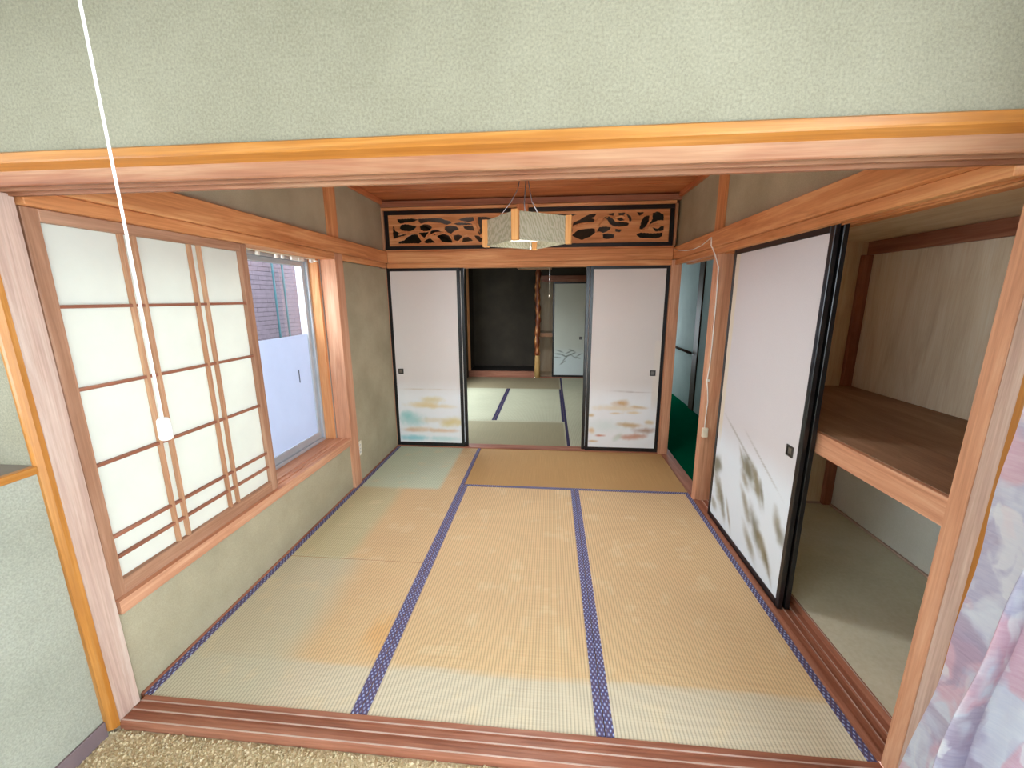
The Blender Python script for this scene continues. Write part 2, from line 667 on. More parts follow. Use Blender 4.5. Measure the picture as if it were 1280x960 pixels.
def paint_left(u, v):
    y = 1 - v
    c = base_paper(u, y, 11)
    c = blobs(c, u, y, [
        (0.45, 0.672, 0.30, 0.006, 0, (206, 196, 178), 0.6),
        (0.55, 0.735, 0.11, 0.035, 0, (222, 206, 150), 0.75), (0.42, 0.765, 0.17, 0.03, 0, (228, 206, 150), 0.7),
        (0.62, 0.775, 0.18, 0.022, 0, (224, 202, 140), 0.6),
        (0.2, 0.855, 0.13, 0.07, 8, (150, 206, 204), 0.75), (0.12, 0.83, 0.07, 0.04, 0, (140, 206, 206), 0.55),
        (0.85, 0.87, 0.12, 0.05, -10, (222, 204, 128), 0.8), (0.6, 0.86, 0.16, 0.03, 0, (222, 208, 176), 0.6),
        (0.35, 0.92, 0.16, 0.025, 0, (222, 190, 150), 0.65), (0.7, 0.925, 0.15, 0.02, 0, (222, 184, 140), 0.7),
        (0.18, 0.925, 0.08, 0.02, 0, (214, 178, 146), 0.6),
        (0.2, 0.975, 0.18, 0.03, 0, (140, 208, 218), 0.85), (0.75, 0.975, 0.16, 0.025, 0, (186, 222, 222), 0.7),
    ], 21, 0.63, 1.66)
    return c


def paint_right(u, v):
    y = 1 - v
    c = base_paper(u, y, 31)
    strip = sm((u - 0.905) / 0.01) * sm((y - 0.375) / 0.01) * (1 - sm((y - 0.70) / 0.1))
    c = blend(c, (226, 220, 212), strip * 0.8)
    c = blobs(c, u, y, [
        (0.62, 0.668, 0.17, 0.005, 1, (168, 156, 152), 0.8),
        (0.40, 0.765, 0.19, 0.03, 0, (226, 210, 176), 0.7), (0.46, 0.735, 0.07, 0.035, 0, (204, 164, 100), 0.9),
        (0.74, 0.757, 0.07, 0.014, 5, (206, 178, 130), 0.8), (0.40, 0.795, 0.06, 0.012, 0, (214, 184, 126), 0.7),
        (0.66, 0.79, 0.06, 0.012, 0, (222, 200, 150), 0.7),
        (0.28, 0.87, 0.2, 0.07, 0, (216, 230, 228), 0.7),
        (0.62, 0.862, 0.15, 0.024, 3, (198, 168, 118), 0.85), (0.84, 0.895, 0.10, 0.03, 0, (170, 134, 108), 0.85),
        (0.90, 0.845, 0.05, 0.02, 0, (206, 180, 120), 0.7),
        (0.62, 0.935, 0.12, 0.028, 0, (200, 140, 112), 0.8), (0.76, 0.925, 0.07, 0.025, 0, (196, 146, 120), 0.8),
        (0.19, 0.93, 0.045, 0.01, 0, (202, 128, 96), 0.9), (0.05, 0.90, 0.03, 0.03, 0, (222, 190, 140), 0.8),
        (0.06, 0.965, 0.05, 0.01, 0, (206, 170, 110), 0.8), (0.44, 0.94, 0.05, 0.03, -40, (206, 220, 210), 0.8),
        (0.03, 0.81, 0.03, 0.015, 0, (206, 178, 120), 0.8),
    ], 41, 0.63, 1.66)
    return c


def paint_closet(u, v):
    # u = 0 at the far edge, 1 at the near edge
    y = 1 - v
    c = base_paper(u, y, 51, 0.64, (206, 203, 206), (220, 229, 237))
    strip = (1 - sm((u - 0.055) / 0.01)) * (1 - sm((y - 0.62) / 0.1))
    c = blend(c, (214, 204, 182), strip * 0.8)
    O, O2, G = (106, 98, 66), (128, 116, 82), (150, 148, 140)
    yz = lambda z: 1 - (z - 0.05) / 1.66
    ux = lambda yy: 1 - (yy - 1.83) / 0.81
    B = [(ux(2.33), yz(0.645), 0.24, 0.008, 24, G, 0.75), (ux(2.10), yz(0.635), 0.20, 0.007, 26, G, 0.7),
         (ux(2.22), yz(0.53), 0.10, 0.055, 40, O, 0.9), (ux(2.12), yz(0.50), 0.11, 0.03, 55, O2, 0.85),
         (ux(2.06), yz(0.47), 0.07, 0.014, 65, O, 0.8), (ux(2.24), yz(0.46), 0.06, 0.03, 40, O2, 0.7),
         (ux(2.30), yz(0.57), 0.09, 0.012, 50, O2, 0.6),
         (ux(2.60), yz(0.40), 0.06, 0.07, 20, O, 0.85), (ux(2.55), yz(0.26), 0.09, 0.05, 55, O2, 0.8),
         (ux(2.48), yz(0.20), 0.12, 0.025, 60, O, 0.7), (ux(2.38), yz(0.16), 0.09, 0.016, 60, O2, 0.75), (ux(2.60), yz(0.13), 0.05, 0.03, 30, O2, 0.6),
         (ux(2.20), yz(0.33), 0.12, 0.03, 50, O2, 0.75), (ux(2.08), yz(0.26), 0.13, 0.045, 52, O, 0.85), (ux(1.98), yz(0.19), 0.11, 0.035, 45, O2, 0.85),
         (ux(2.12), yz(0.15), 0.10, 0.035, 40, O2, 0.75), (ux(1.93), yz(0.145), 0.08, 0.012, 55, O, 0.7),
         (ux(1.90), yz(0.40), 0.07, 0.03, 60, O2, 0.7), (ux(1.86), yz(0.36), 0.05, 0.05, 60, O, 0.6)]
    c = blobs(c, u, y, B, 61, 0.81, 1.66)
    return c


def paint_far(u, v):
    y = 1 - v
    c = base_paper(u, y, 71, 0.72, (216, 219, 206), (222, 232, 230))
    T = (112, 122, 112)
    B = []
    pts = [(0.08, 0.76), (0.25, 0.765), (0.4, 0.79), (0.55, 0.77), (0.72, 0.745)]
    for i in range(len(pts) - 1):
        (x0, y0), (x1, y1) = pts[i], pts[i + 1]
        a = math.degrees(math.atan2((y1 - y0) * 1.6, (x1 - x0) * 0.55))
        B.append(((x0 + x1) / 2, (y0 + y1) / 2, 0.065, 0.013, a, T, 0.9))
    for x, yy, a in ((0.36, 0.82, -50), (0.66, 0.79, 35), (0.2, 0.73, 20), (0.5, 0.74, -25), (0.85, 0.77, -30), (0.78, 0.80, 15),
                     (0.6, 0.72, 20), (0.12, 0.80, 5), (0.3, 0.86, -35)):
        B.append((x, yy, 0.07, 0.011, a, T, 0.8))
    c = blobs(c, u, y, B, 81, 0.55, 1.6)
    return c


# ------------------------------------------------------------------ measures
XL, XR = -0.865, 1.75
YB = 3.79
ZC = 2.32

# ================================================================== STRUCTURE: tatami room
struct('floor', MB().box(XL - 0.05, XR, 1.03, 3.9, -0.10, -0.032), W['ply', 'x'], 'bare wooden subfloor under the tatami mats', 'floor')
struct('trim_1', MB().box(XL, XL + 0.012, 1.13, 3.79, -0.03, 0.004, 0.002), W['sill', 'y'],
       'thin dark wooden strip along the foot of the window wall', 'trim')

# front threshold with two sliding grooves
prof = [(1.128, -0.032), (1.128, 0.002), (1.104, 0.002), (1.104, -0.003), (1.084, -0.003), (1.084, 0.002), (1.072, 0.002),
        (1.072, -0.003), (1.052, -0.003), (1.052, 0.001), (1.036, 0.001), (1.031, -0.004), (1.028, -0.012), (1.028, -0.032)]
for i_, (a_, b_, z_) in enumerate(((1.1045, 1.1085, 0.0018), (1.0715, 1.0755, 0.0018), (1.0345, 1.0385, 0.0006))):
    struct('trim_%d' % (50 + i_), MB().box(-0.836, 1.744, a_, b_, z_, z_ + 0.0018), W['weathered', 'x'],
           ('pale worn edge strip on the front threshold beside the tatami', 'pale worn edge strip in the middle of the front threshold',
            'pale worn edge strip on the front threshold beside the carpet')[i_], 'trim')
for i_, a_ in enumerate((1.8035, 1.8405, 1.8735)):
    struct('trim_%d' % (54 + i_), MB().box(a_, a_ + 0.0035, 1.131, 2.876, (0.0028, 0.0038, 0.0295)[i_], (0.0045, 0.0055, 0.0312)[i_]), W['weathered', 'y'],
           ('pale worn edge between the two grooves of the closet threshold', 'pale worn edge on the inner side of the closet threshold',
            'thin pale edge where the closet floor begins')[i_], 'trim')
struct('trim_2', MB().prism(prof, 'x', -0.838, 1.746), W['sill', 'x'],
       'grooved reddish brown wooden threshold between beige carpet and tatami', 'threshold')
# front lintel
kp = [(1.030, 1.770), (1.033, 1.767), (1.046, 1.767), (1.046, 1.775), (1.066, 1.775), (1.066, 1.765), (1.076, 1.765), (1.076, 1.774),
      (1.094, 1.774), (1.094, 1.760), (1.107, 1.760), (1.107, 1.86), (1.030, 1.86)]
struct('trim_3', MB().prism(kp, 'x', -0.90, 1.80), W['beam', 'x'],
       'long weathered pinkish wooden lintel with grooves over the wide opening', 'lintel')
cas = [(1.000, 1.817), (1.003, 1.813), (1.030, 1.802), (1.030, 1.838), (1.003, 1.838), (1.000, 1.835)]
struct('trim_4', MB().prism(cas, 'x', -0.864, 1.782), W['varnish', 'x'],
       'orange varnished head casing along the top of the wide opening', 'trim')
def leaning(poly, z0, z1, dx, mb=None):
    """upright of the given (x, y) outline whose top leans by dx in x, as the old posts do"""
    mb = mb or MB()
    t = MB().prism(poly, 'z', z0, z1)
    for v in t.bm.verts:
        v.co.x += dx * max(0.0, v.co.z - z0) / (z1 - z0)
    me_ = bpy.data.meshes.new('t')
    t.bm.to_mesh(me_)
    mb.bm.from_mesh(me_)
    bpy.data.meshes.remove(me_)
    return mb


struct('trim_5', leaning([(-0.866, 1.029), (-0.866, 1.004), (-0.858, 1.003), (-0.850, 1.004), (-0.838, 1.016), (-0.836, 1.029)], -0.012, 1.802, -0.018),
       W['varnish', 'z'], 'orange varnished upright casing at the left of the wide opening', 'trim')
struct('trim_6', leaning([(1.747, 1.029), (1.749, 1.016), (1.760, 1.004), (1.768, 1.003), (1.778, 1.004), (1.778, 1.029)], -0.012, 1.802, 0.024),
       W['varnish', 'z'], 'orange varnished upright casing beside the floral curtain', 'trim')
struct('trim_7', leaning([(-0.96, 1.030), (-0.842, 1.030), (-0.839, 1.033), (-0.839, 1.105), (-0.841, 1.107), (-0.96, 1.107)], 0.0, 1.766, -0.019), W['weathered', 'z'],
       'pale pinkish wooden post at the left of the wide opening', 'post')
struct('trim_8', leaning([(1.88, 1.078), (1.750, 1.078), (1.748, 1.080), (1.748, 1.126), (1.750, 1.128), (1.88, 1.128)], 0.0035, 1.759, 0.026), W['post', 'z'],
       'orange brown wooden post at the right of the wide opening', 'post')
struct('trim_53', leaning([(1.88, 1.030), (1.751, 1.030), (1.749, 1.032), (1.749, 1.075), (1.751, 1.0775), (1.88, 1.0775)], 0.0035, 1.759, 0.026), W['weathered', 'z'],
       'paler facing board between the right post and its orange casing', 'trim')
# front wall above the opening (both faces)
struct('wall_front', MB().box(-1.45, 1.86, 1.012, 1.070, 1.861, 2.42).box(-1.45, 1.86, 1.012, 1.0295, 1.8385, 1.861).box(-1.45, -0.867, 1.012, 1.0295, -0.05, 1.8385), M_wallpaper,
       'sage green textured wallpaper above the wide opening', 'wall')
struct('wall_front.001', MB().box(XL, 1.76, 1.09, 1.13, 1.861, 2.33), M_juraku, 'plastered inner face of the wall above the opening', 'wall')

# left wall
struct('wall_left', MB().box(-0.965, XL, 1.116, 2.85, -0.03, 0.362), M_juraku, 'low greenish plaster wall beneath the shoji window', 'wall')
struct('wall_left.001', MB().box(-0.965, XL, 2.962, 3.80, -0.03, 1.738), M_juraku, 'greenish plaster panel right of the window with the outlet', 'wall')
struct('wall_left.002', MB().box(-0.965, XL - 0.002, 1.116, 3.80, 1.80, 2.33), M_juraku, 'plaster band above the beam on the window side', 'wall')
sp = [(-0.845, 0.364), (-0.845, 0.416), (-0.872, 0.416), (-0.872, 0.410), (-0.897, 0.410), (-0.897, 0.416), (-0.912, 0.416), (-0.912, 0.410),
      (-0.935, 0.410), (-0.935, 0.416), (-1.12, 0.416), (-1.12, 0.364)]
sp = [(x, z) for x, z in sp]
struct('trim_9', MB().prism(sp, 'y', 1.118, 2.846), W['post', 'y'], 'reddish wooden window sill with sliding grooves', 'window sill')
struct('trim_10', MB().box(-1.12, -0.845, 1.118, 2.846, 1.742, 1.786, 0.002), W['hinoki', 'y'], 'wooden head rail over the shoji window', 'lintel')
struct('trim_11', MB().box(-0.868, -0.822, 1.132, 3.755, 1.787, 1.886, 0.003), W['hinoki', 'y'],
       'long orange brown horizontal beam above the shoji window', 'beam')
struct('trim_12', MB().box(-0.96, -0.845, 2.848, 2.960, -0.03, 1.786, 0.003), W['post', 'z'], 'wooden post right of the window beside the outlet', 'post')
struct('trim_13', MB().box(-0.868, -0.852, 2.81, 2.945, 1.887, 2.29, 0.002), W['hinoki', 'z'], 'short post above the beam on the window wall', 'post')
struct('trim_14', MB().box(-1.12, -0.965, 2.820, 2.846, 0.417, 1.741, 0.001), W['hinoki', 'z'], 'wooden reveal board lining the window side', 'trim')
struct('trim_15', MB().box(-0.868, -0.842, 2.962, 3.755, 1.742, 1.786, 0.002), W['hinoki', 'y'], 'narrow wooden strip under the beam above the plaster panel', 'trim')
struct('wall_left.003', MB().box(-1.12, -0.966, 1.071, 2.846, -0.3, 0.362).box(-1.12, -0.966, 1.071, 3.9, 1.787, 2.6).box(-1.12, -0.966, 2.847, 3.9, -0.3, 1.787)
       .box(-1.12, -0.966, 1.071, 1.118, 0.362, 1.787), M_housewall, 'outer skin of the house around the shoji window', 'wall')

# back wall
struct('trim_16', MB().box(-0.822, 1.714, 3.752, 3.80, 1.787, 1.886, 0.003), W['hinoki', 'x'], 'orange brown beam above the far sliding doors', 'beam')
struct('trim_17', MB().box(-0.842, 1.714, 3.772, 3.80, 1.742, 1.786, 0.002).box(-0.842, 1.714, 3.823, 3.83, 1.742, 1.786).box(-0.842, 1.714, 3.853, 3.90, 1.742, 1.786)
       .box(-0.842, 1.714, 3.80, 3.853, 1.752, 1.786), W['hinoki', 'x'], 'grooved lintel in which the far sliding doors run', 'lintel')
struct('trim_18', MB().box(XL, 1.715, 3.791, 3.90, -0.032, 0.006, 0.002), W['sill', 'x'], 'brown wooden threshold below the far sliding doors', 'threshold')
struct('trim_19', MB().box(-0.866, 1.72, 3.775, 3.87, 1.887, 1.902), W['hinoki', 'x'], 'thin wooden rail below the carved transoms', 'trim')
struct('trim_20', MB().box(-0.866, 1.72, 3.775, 3.87, 2.243, 2.268, 0.002), W['hinoki', 'x'], 'pale wooden rail above the carved transoms', 'trim')
struct('trim_21', MB().box(-0.866, 1.757, 3.762, 3.87, 2.27, 2.318, 0.002), W['sill', 'x'], 'brown crown strip under the ceiling at the far wall', 'trim')
struct('trim_22', MB().box(0.364, 0.466, 3.765, 3.86, 1.903, 2.269, 0.002), W['cedar', 'z'], 'short middle post between the two carved transoms', 'post')
struct('trim_23', MB().box(-0.866, -0.846, 3.77, 3.87, 1.903, 2.243, 0.001), W['lattice', 'z'], 'pale corner strip left of the carved transoms', 'trim')
struct('trim_24', MB().box(1.714, 1.735, 3.77, 3.87, 1.903, 2.243, 0.001), W['lattice', 'z'], 'pale corner strip right of the carved transoms', 'trim')
struct('trim_25', MB().box(1.715, 1.80, 3.772, 3.90, -0.03, 1.786, 0.003), W['post', 'z'], 'wooden corner post between far doors and the hall doorway', 'post')
struct('trim_26', MB().box(-0.90, XL + 0.004, 3.80, 3.90, -0.03, 1.786, 0.002), W['post', 'z'], 'narrow corner post left of the far sliding doors', 'post')

# right wall
rp = [(1.745, -0.032), (1.745, 0.003), (1.772, 0.003), (1.772, -0.003), (1.802, -0.003), (1.802, 0.003), (1.810, 0.003), (1.810, -0.003),
      (1.838, -0.003), (1.838, 0.004), (1.868, 0.004), (1.872, 0.03), (1.882, 0.03), (1.882, -0.032)]
struct('trim_27', MB().prism(rp, 'y', 1.131, 2.878), W['sill', 'y'], 'dark brown grooved threshold below the closet doors', 'threshold')
struct('trim_28', MB().box(1.746, 1.845, 2.957, 3.770, -0.032, 0.003, 0.002).box(1.801, 1.845, 3.770, 3.95, -0.032, 0.003), W['sill', 'y'], 'dark brown threshold of the hall doorway', 'threshold')
struct('trim_29', MB().box(1.757, 1.882, 2.880, 2.955, -0.03, 1.786, 0.004, 2), W['post', 'z'], 'wooden post with a white cable beside the closet doors', 'post')
struct('trim_30', MB().box(1.742, 1.778, 1.132, 3.770, 1.744, 1.786, 0.002).box(1.802, 1.811, 1.132, 2.878, 1.744, 1.786).box(1.837, 1.882, 1.132, 3.770, 1.744, 1.786)
       .box(1.778, 1.837, 1.132, 3.770, 1.754, 1.786), W['hinoki', 'y'], 'grooved lintel over the closet doors and the hall doorway', 'lintel')
struct('trim_31', MB().box(1.715, 1.765, 1.132, 3.755, 1.787, 1.886, 0.003), W['hinoki', 'y'], 'long orange brown beam above the closet doors', 'beam')
struct('wall_right', MB().box(1.757, 1.89, 1.132, 3.87, 1.887, 2.33), M_juraku, 'shaded plaster band above the beam on the closet side', 'wall')
struct('trim_32', MB().box(1.742, 1.757, 2.815, 2.945, 1.887, 2.29, 0.002), W['hinoki', 'z'], 'short post above the beam on the closet wall', 'post')

# ceiling: separate long boards with thin battens across
ce = thing('ceiling', 'reddish brown boarded ceiling of the tatami room', 'ceiling', (0, 0, 0), kind='structure')
nb = 7
ys = np.linspace(1.076, 3.90, nb + 1)
for i in range(nb):
    part('board', MB().box(-0.96, 1.88, ys[i], ys[i + 1] - 0.002, 2.331 + (i % 2) * 0.003, 2.345), W['cedar', 'x'], ce)
struct('ceiling.005', MB().box(-1.12, 1.95, 1.076, 8.4, 2.365, 2.419), W['ply', 'x'], 'unseen slab added over the ceiling boards to block light', 'ceiling')  # added slab keeps sky light out of the board gaps
struct('trim_33', MB().box(-0.865, -0.84, 1.132, 3.76, 2.291, 2.3305, 0.002), W['cedar', 'y'], 'crown strip under the ceiling on the window side', 'trim')
struct('trim_34', MB().box(1.73, 1.757, 1.132, 3.76, 2.291, 2.3305, 0.002), W['cedar', 'y'], 'crown strip under the ceiling on the closet side', 'trim')

# ================================================================== STRUCTURE: front room
struct('floor.001', MB().box(-0.90, 1.85, -3.05, 1.028, -0.12, -0.034), M_carpet, 'beige looped carpet in the near room', 'floor')
fl = MB()
for k in range(5200):
    x, y = rng.uniform(-0.862, 1.6), rng.uniform(0.86, 1.024)
    a, r, h = rng.uniform(0, 6.28), rng.uniform(0.004, 0.007), rng.uniform(0.005, 0.010)
    lx, ly = rng.uniform(-0.004, 0.004), rng.uniform(-0.004, 0.004)
    vs = [fl.bm.verts.new((x + r * math.cos(a + q * 2.094), y + r * math.sin(a + q * 2.094), -0.0345)) for q in range(3)]
    tp = [fl.bm.verts.new((x + lx + 0.5 * r * math.cos(a + q * 2.094), y + ly + 0.5 * r * math.sin(a + q * 2.094), -0.0345 + h)) for q in range(3)]
    for q in range(3):
        fl.bm.faces.new((vs[q], vs[(q + 1) % 3], tp[(q + 1) % 3], tp[q]))
    fl.bm.faces.new(tp)
tag(fl.build('carpet_pile', M_carpet), 'looped beige carpet tufts in front of the wooden threshold', 'carpet', kind='stuff')
# left wall of the front room with the bay window recess
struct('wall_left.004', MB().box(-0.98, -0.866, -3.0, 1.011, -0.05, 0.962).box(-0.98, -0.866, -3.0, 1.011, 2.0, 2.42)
       .box(-0.98, -0.866, -3.0, -2.65, 0.962, 2.0), M_wallpaper_lit, 'green wallpapered low wall beneath the orange ledge, daylight painted into its colour', 'wall')
struct('trim_35', MB().box(-0.878, -0.856, -2.65, 1.003, 0.960, 0.984, 0.002), W['varnish', 'y'], 'orange varnished nosing of the bay ledge at the left edge', 'trim')
struct('trim_36', MB().box(-1.40, -0.8785, -2.65, 1.011, 0.9625, 0.982), M_ledge, 'grey shaded bay window ledge behind the orange nosing', 'window sill')
struct('wall_left.006', MB().box(-1.40, -0.98, -2.65, 1.011, 2.0, 2.05).box(-1.40, -0.98, -2.7, -2.65, 0.95, 2.05), M_wallpaper, 'lining of the bay window recess', 'wall')
w3 = thing('window_3', 'guessed bay window of the near room above the ledge', 'window', (-1.36, -0.2, 0.985), kind='structure')  # out of view; glazing sized for the daylight it lets in
part('frame', MB().box(-1.39, -1.33, -2.64, 0.70, 0.983, 1.03).box(-1.39, -1.33, -2.64, 0.70, 1.95, 1.999).box(-1.39, -1.33, -2.64, -2.59, 1.03, 1.95)
     .box(-1.39, -1.33, 0.65, 0.70, 1.03, 1.95).box(-1.39, -1.33, -1.20, -1.15, 1.03, 1.95), M_alu, w3)
part('pane', MB().box(-1.362, -1.358, -2.59, -1.20, 1.03, 1.95).box(-1.362, -1.358, -1.15, 0.65, 1.03, 1.95), M_glass, w3)
struct('wall_left.005', MB().box(-1.40, -1.33, 0.701, 1.0115, 0.983, 1.999), M_wallpaper, 'wallpapered outer side of the bay recess', 'wall')
struct('baseboard_left', MB().box(-0.8655, -0.856, -3.0, 1.003, -0.033, 0.030, 0.002), M_baseboard, 'purplish brown baseboard under the pale green wall', 'baseboard')
# right wall with garden door window
struct('wall_right.001', MB().box(1.803, 1.90, 0.70, 1.011, -0.05, 2.42).box(1.80, 1.90, -2.4, 0.70, 2.32, 2.42).box(1.80, 1.90, -3.0, -2.4, -0.05, 2.42), M_wallpaper,
       'strip of green wallpaper between the orange casing and the curtain', 'wall')
w2 = thing('window_2', 'guessed garden door window of the near room beside the curtain', 'window', (1.86, -0.95, -0.03), kind='structure')  # out of view; opening sized to bring daylight in from the right
part('frame', MB().box(1.83, 1.89, -2.4, 0.7, -0.05, 0.02).box(1.83, 1.89, -2.4, 0.7, 2.27, 2.32).box(1.83, 1.89, -2.4, -2.34, 0.02, 2.27)
     .box(1.83, 1.89, 0.64, 0.7, 0.02, 2.27).box(1.83, 1.89, -0.88, -0.82, 0.02, 2.27), M_alu, w2)
part('pane', MB().box(1.858, 1.862, -2.34, -0.88, 0.02, 2.27).box(1.858, 1.862, -0.82, 0.64, 0.02, 2.27), M_glass, w2)
struct('wall_back', MB().box(-1.0, 0.6, -3.1, -3.0, -0.05, 2.42).box(1.75, 1.9, -3.1, -3.0, -0.05, 2.42).box(0.6, 1.75, -3.1, -3.0, 2.1, 2.42), M_wallpaper,
       'wallpapered wall of the near room behind the viewer', 'wall')
w4 = thing('window_4', 'tall window added behind the viewer to light the near room', 'window', (0.5, -3.06, 0), kind='structure')  # unseen window, added to brighten the room from behind
part('frame', MB().box(0.6, 1.75, -3.09, -3.03, -0.05, 0.03).box(0.6, 1.75, -3.09, -3.03, 2.05, 2.1).box(0.6, 0.65, -3.09, -3.03, 0.03, 2.05)
     .box(1.70, 1.75, -3.09, -3.03, 0.03, 2.05).box(1.14, 1.20, -3.09, -3.03, 0.03, 2.05), M_alu, w4)
part('pane', MB().box(0.65, 1.14, -3.062, -3.058, 0.03, 2.05).box(1.20, 1.70, -3.062, -3.058, 0.03, 2.05), M_glass, w4)
struct('ceiling.001', MB().box(-1.4, 1.9, -3.1, 1.05, 2.42, 2.5), M_wallpaper, 'pale ceiling of the near room', 'ceiling')

# ================================================================== STRUCTURE: closet
struct('wall_right.002', MB().box(2.66, 2.70, 1.05, 2.86, 0.03, 0.80), M_closetwall, 'pale grey board at the back of the lower closet', 'wall')
struct('wall_right.003', MB().box(2.66, 2.70, 1.05, 2.86, 0.80, 1.82), W['ply', 'z'], 'brown plywood at the back of the upper closet', 'wall')
struct('wall_right.004', MB().box(1.884, 2.66, 2.845, 2.878, 0.03, 1.82), W['ply', 'z'], 'plywood side of the closet beyond the sliding doors', 'wall')
struct('wall_right.005', MB().box(1.892, 2.66, 1.08, 1.128, 0.03, 1.82), W['ply', 'z'], 'plywood side of the closet behind the right post', 'wall')
struct('floor.002', MB().box(1.884, 2.70, 1.08, 2.878, -0.05, 0.029), M_closetfloor, 'dull olive brown floor board of the closet', 'floor')
struct('ceiling.002', MB().box(1.884, 2.70, 1.08, 2.878, 1.80, 1.84), W['ply', 'y'], 'brown plywood ceiling of the closet', 'ceiling')
struct('trim_37', MB().box(2.635, 2.659, 1.13, 2.844, 1.72, 1.799, 0.002), W['sill', 'y'], 'brown batten along the top of the closet back', 'trim')
struct('trim_38', MB().box(2.60, 2.659, 2.815, 2.844, 0.031, 1.719, 0.002), W['sill', 'z'], 'reddish corner batten inside the closet', 'trim')
struct('trim_39', MB().box(2.645, 2.659, 1.13, 2.814, 0.0295, 0.043, 0.002), W['weathered', 'y'], 'thin pale strip at the foot of the closet back', 'trim')
struct('trim_40', MB().box(1.90, 2.60, 2.831, 2.844, 0.0295, 0.043, 0.002), W['weathered', 'x'], 'thin pale strip at the foot of the closet side', 'trim')

# ================================================================== STRUCTURE: hall behind the doorway
struct('floor.003', MB().box(1.846, 2.60, 2.88, 7.7, -0.10, -0.02).box(1.805, 1.846, 3.951, 7.7, -0.10, -0.02), M_hallfloor, 'dark green hall carpet beyond the doorway', 'floor')
struct('wall_right.006', MB().box(2.60, 2.70, 2.88, 7.7, -0.02, 2.42), M_hallwall, 'pale grey hall wall with the handrail', 'wall')
struct('wall_right.007', MB().box(1.80, 1.804, 3.902, 7.7, -0.10, 2.42), M_hallwall, 'wall between hall and far room', 'wall')
struct('wall_back.001', MB().box(1.805, 2.6, 7.6, 7.7, -0.02, 0.4).box(1.805, 2.6, 7.6, 7.7, 1.45, 2.42), M_hallwall, 'end wall of the hall with an opening added for daylight', 'wall')  # unseen opening added here to light the hall
struct('ceiling.003', MB().box(1.80, 2.7, 2.88, 7.7, 2.42, 2.5), M_hallwall, 'hall ceiling', 'ceiling')
struct('wall_right.008', MB().box(1.884, 2.60, 2.8795, 2.90, -0.02, 2.42), M_hallwall, 'hall side of the closet wall', 'wall')
struct('wall_right.009', MB().box(1.884, 1.89, 2.90, 3.90, 1.80, 2.42), M_hallwall, 'hall side of the wall above the doorway', 'wall')
struct('trim_41', MB().box(2.565, 2.599, 5.41, 5.58, -0.019, 2.05, 0.004), W['dark', 'z'], 'dark brown upright door casing on the hall wall', 'trim')
struct('door_1', MB().box(2.575, 2.599, 4.6, 5.39, -0.015, 2.03, 0.003), M_hallwall, 'pale hall door right of the dark casing', 'door')

# ================================================================== STRUCTURE: far room
struct('floor.004', MB().box(XL - 0.05, 1.80, 3.902, 7.55, -0.10, -0.032), W['ply', 'x'], 'subfloor of the far room', 'floor')
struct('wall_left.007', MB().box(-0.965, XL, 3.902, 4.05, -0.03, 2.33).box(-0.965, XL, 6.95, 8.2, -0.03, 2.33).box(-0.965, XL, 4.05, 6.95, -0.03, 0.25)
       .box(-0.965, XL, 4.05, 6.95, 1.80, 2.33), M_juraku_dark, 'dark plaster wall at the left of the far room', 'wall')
w5 = thing('window_5', 'far room window added out of sight on its left wall for daylight', 'window', (-0.94, 5.3, 0.5), kind='structure')  # unseen window added to brighten the far room
part('frame', MB().box(-0.96, -0.90, 4.05, 6.95, 0.251, 0.30).box(-0.96, -0.90, 4.05, 6.95, 1.75, 1.799).box(-0.96, -0.90, 4.05, 4.10, 0.30, 1.75)
     .box(-0.96, -0.90, 6.90, 6.95, 0.30, 1.75).box(-0.96, -0.90, 5.47, 5.53, 0.30, 1.75), M_alu, w5)
part('pane', MB().box(-0.932, -0.928, 4.10, 5.47, 0.30, 1.75).box(-0.932, -0.928, 5.53, 6.90, 0.30, 1.75), M_glass, w5)
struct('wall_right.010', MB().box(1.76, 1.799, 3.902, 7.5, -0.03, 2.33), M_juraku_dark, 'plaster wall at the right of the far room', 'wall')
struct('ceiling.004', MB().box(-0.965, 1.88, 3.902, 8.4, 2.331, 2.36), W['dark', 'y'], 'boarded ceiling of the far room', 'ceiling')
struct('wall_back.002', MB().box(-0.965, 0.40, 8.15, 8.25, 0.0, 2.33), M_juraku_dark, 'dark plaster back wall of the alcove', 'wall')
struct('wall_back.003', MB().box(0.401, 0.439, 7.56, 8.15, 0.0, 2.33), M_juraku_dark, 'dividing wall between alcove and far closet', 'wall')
struct('trim_42', MB().box(XL, 0.385, 7.50, 7.56, -0.03, 0.112, 0.004), W['sill', 'x'], 'reddish brown front board of the raised alcove', 'trim')
struct('floor.005', MB().box(XL, 0.40, 7.56, 8.149, 0.0, 0.108), M_lacquer, 'black glossy floor of the raised alcove', 'floor')
struct('trim_43', MB().box(XL, XL + 0.04, 7.50, 7.55, 0.113, 2.33, 0.003), W['hinoki', 'z'], 'thin left post of the alcove', 'post')
struct('trim_44', MB().box(XL, XL + 0.02, 7.20, 7.25, 0.0, 2.33, 0.003), W['hinoki', 'z'], 'thin post on the left wall before the alcove', 'post')
struct('trim_45', MB().box(0.50, 1.759, 7.47, 7.55, 1.745, 1.85, 0.003), W['sill', 'x'], 'reddish brown lintel over the far closet', 'lintel')
struct('wall_back.004', MB().box(0.50, 1.759, 7.50, 7.55, 1.851, 2.33), M_juraku_dark, 'dark plaster above the far closet lintel', 'wall')
struct('trim_46', MB().box(0.50, 1.759, 7.50, 7.58, -0.03, 0.012, 0.002), W['sill', 'x'], 'threshold of the far closet', 'threshold')
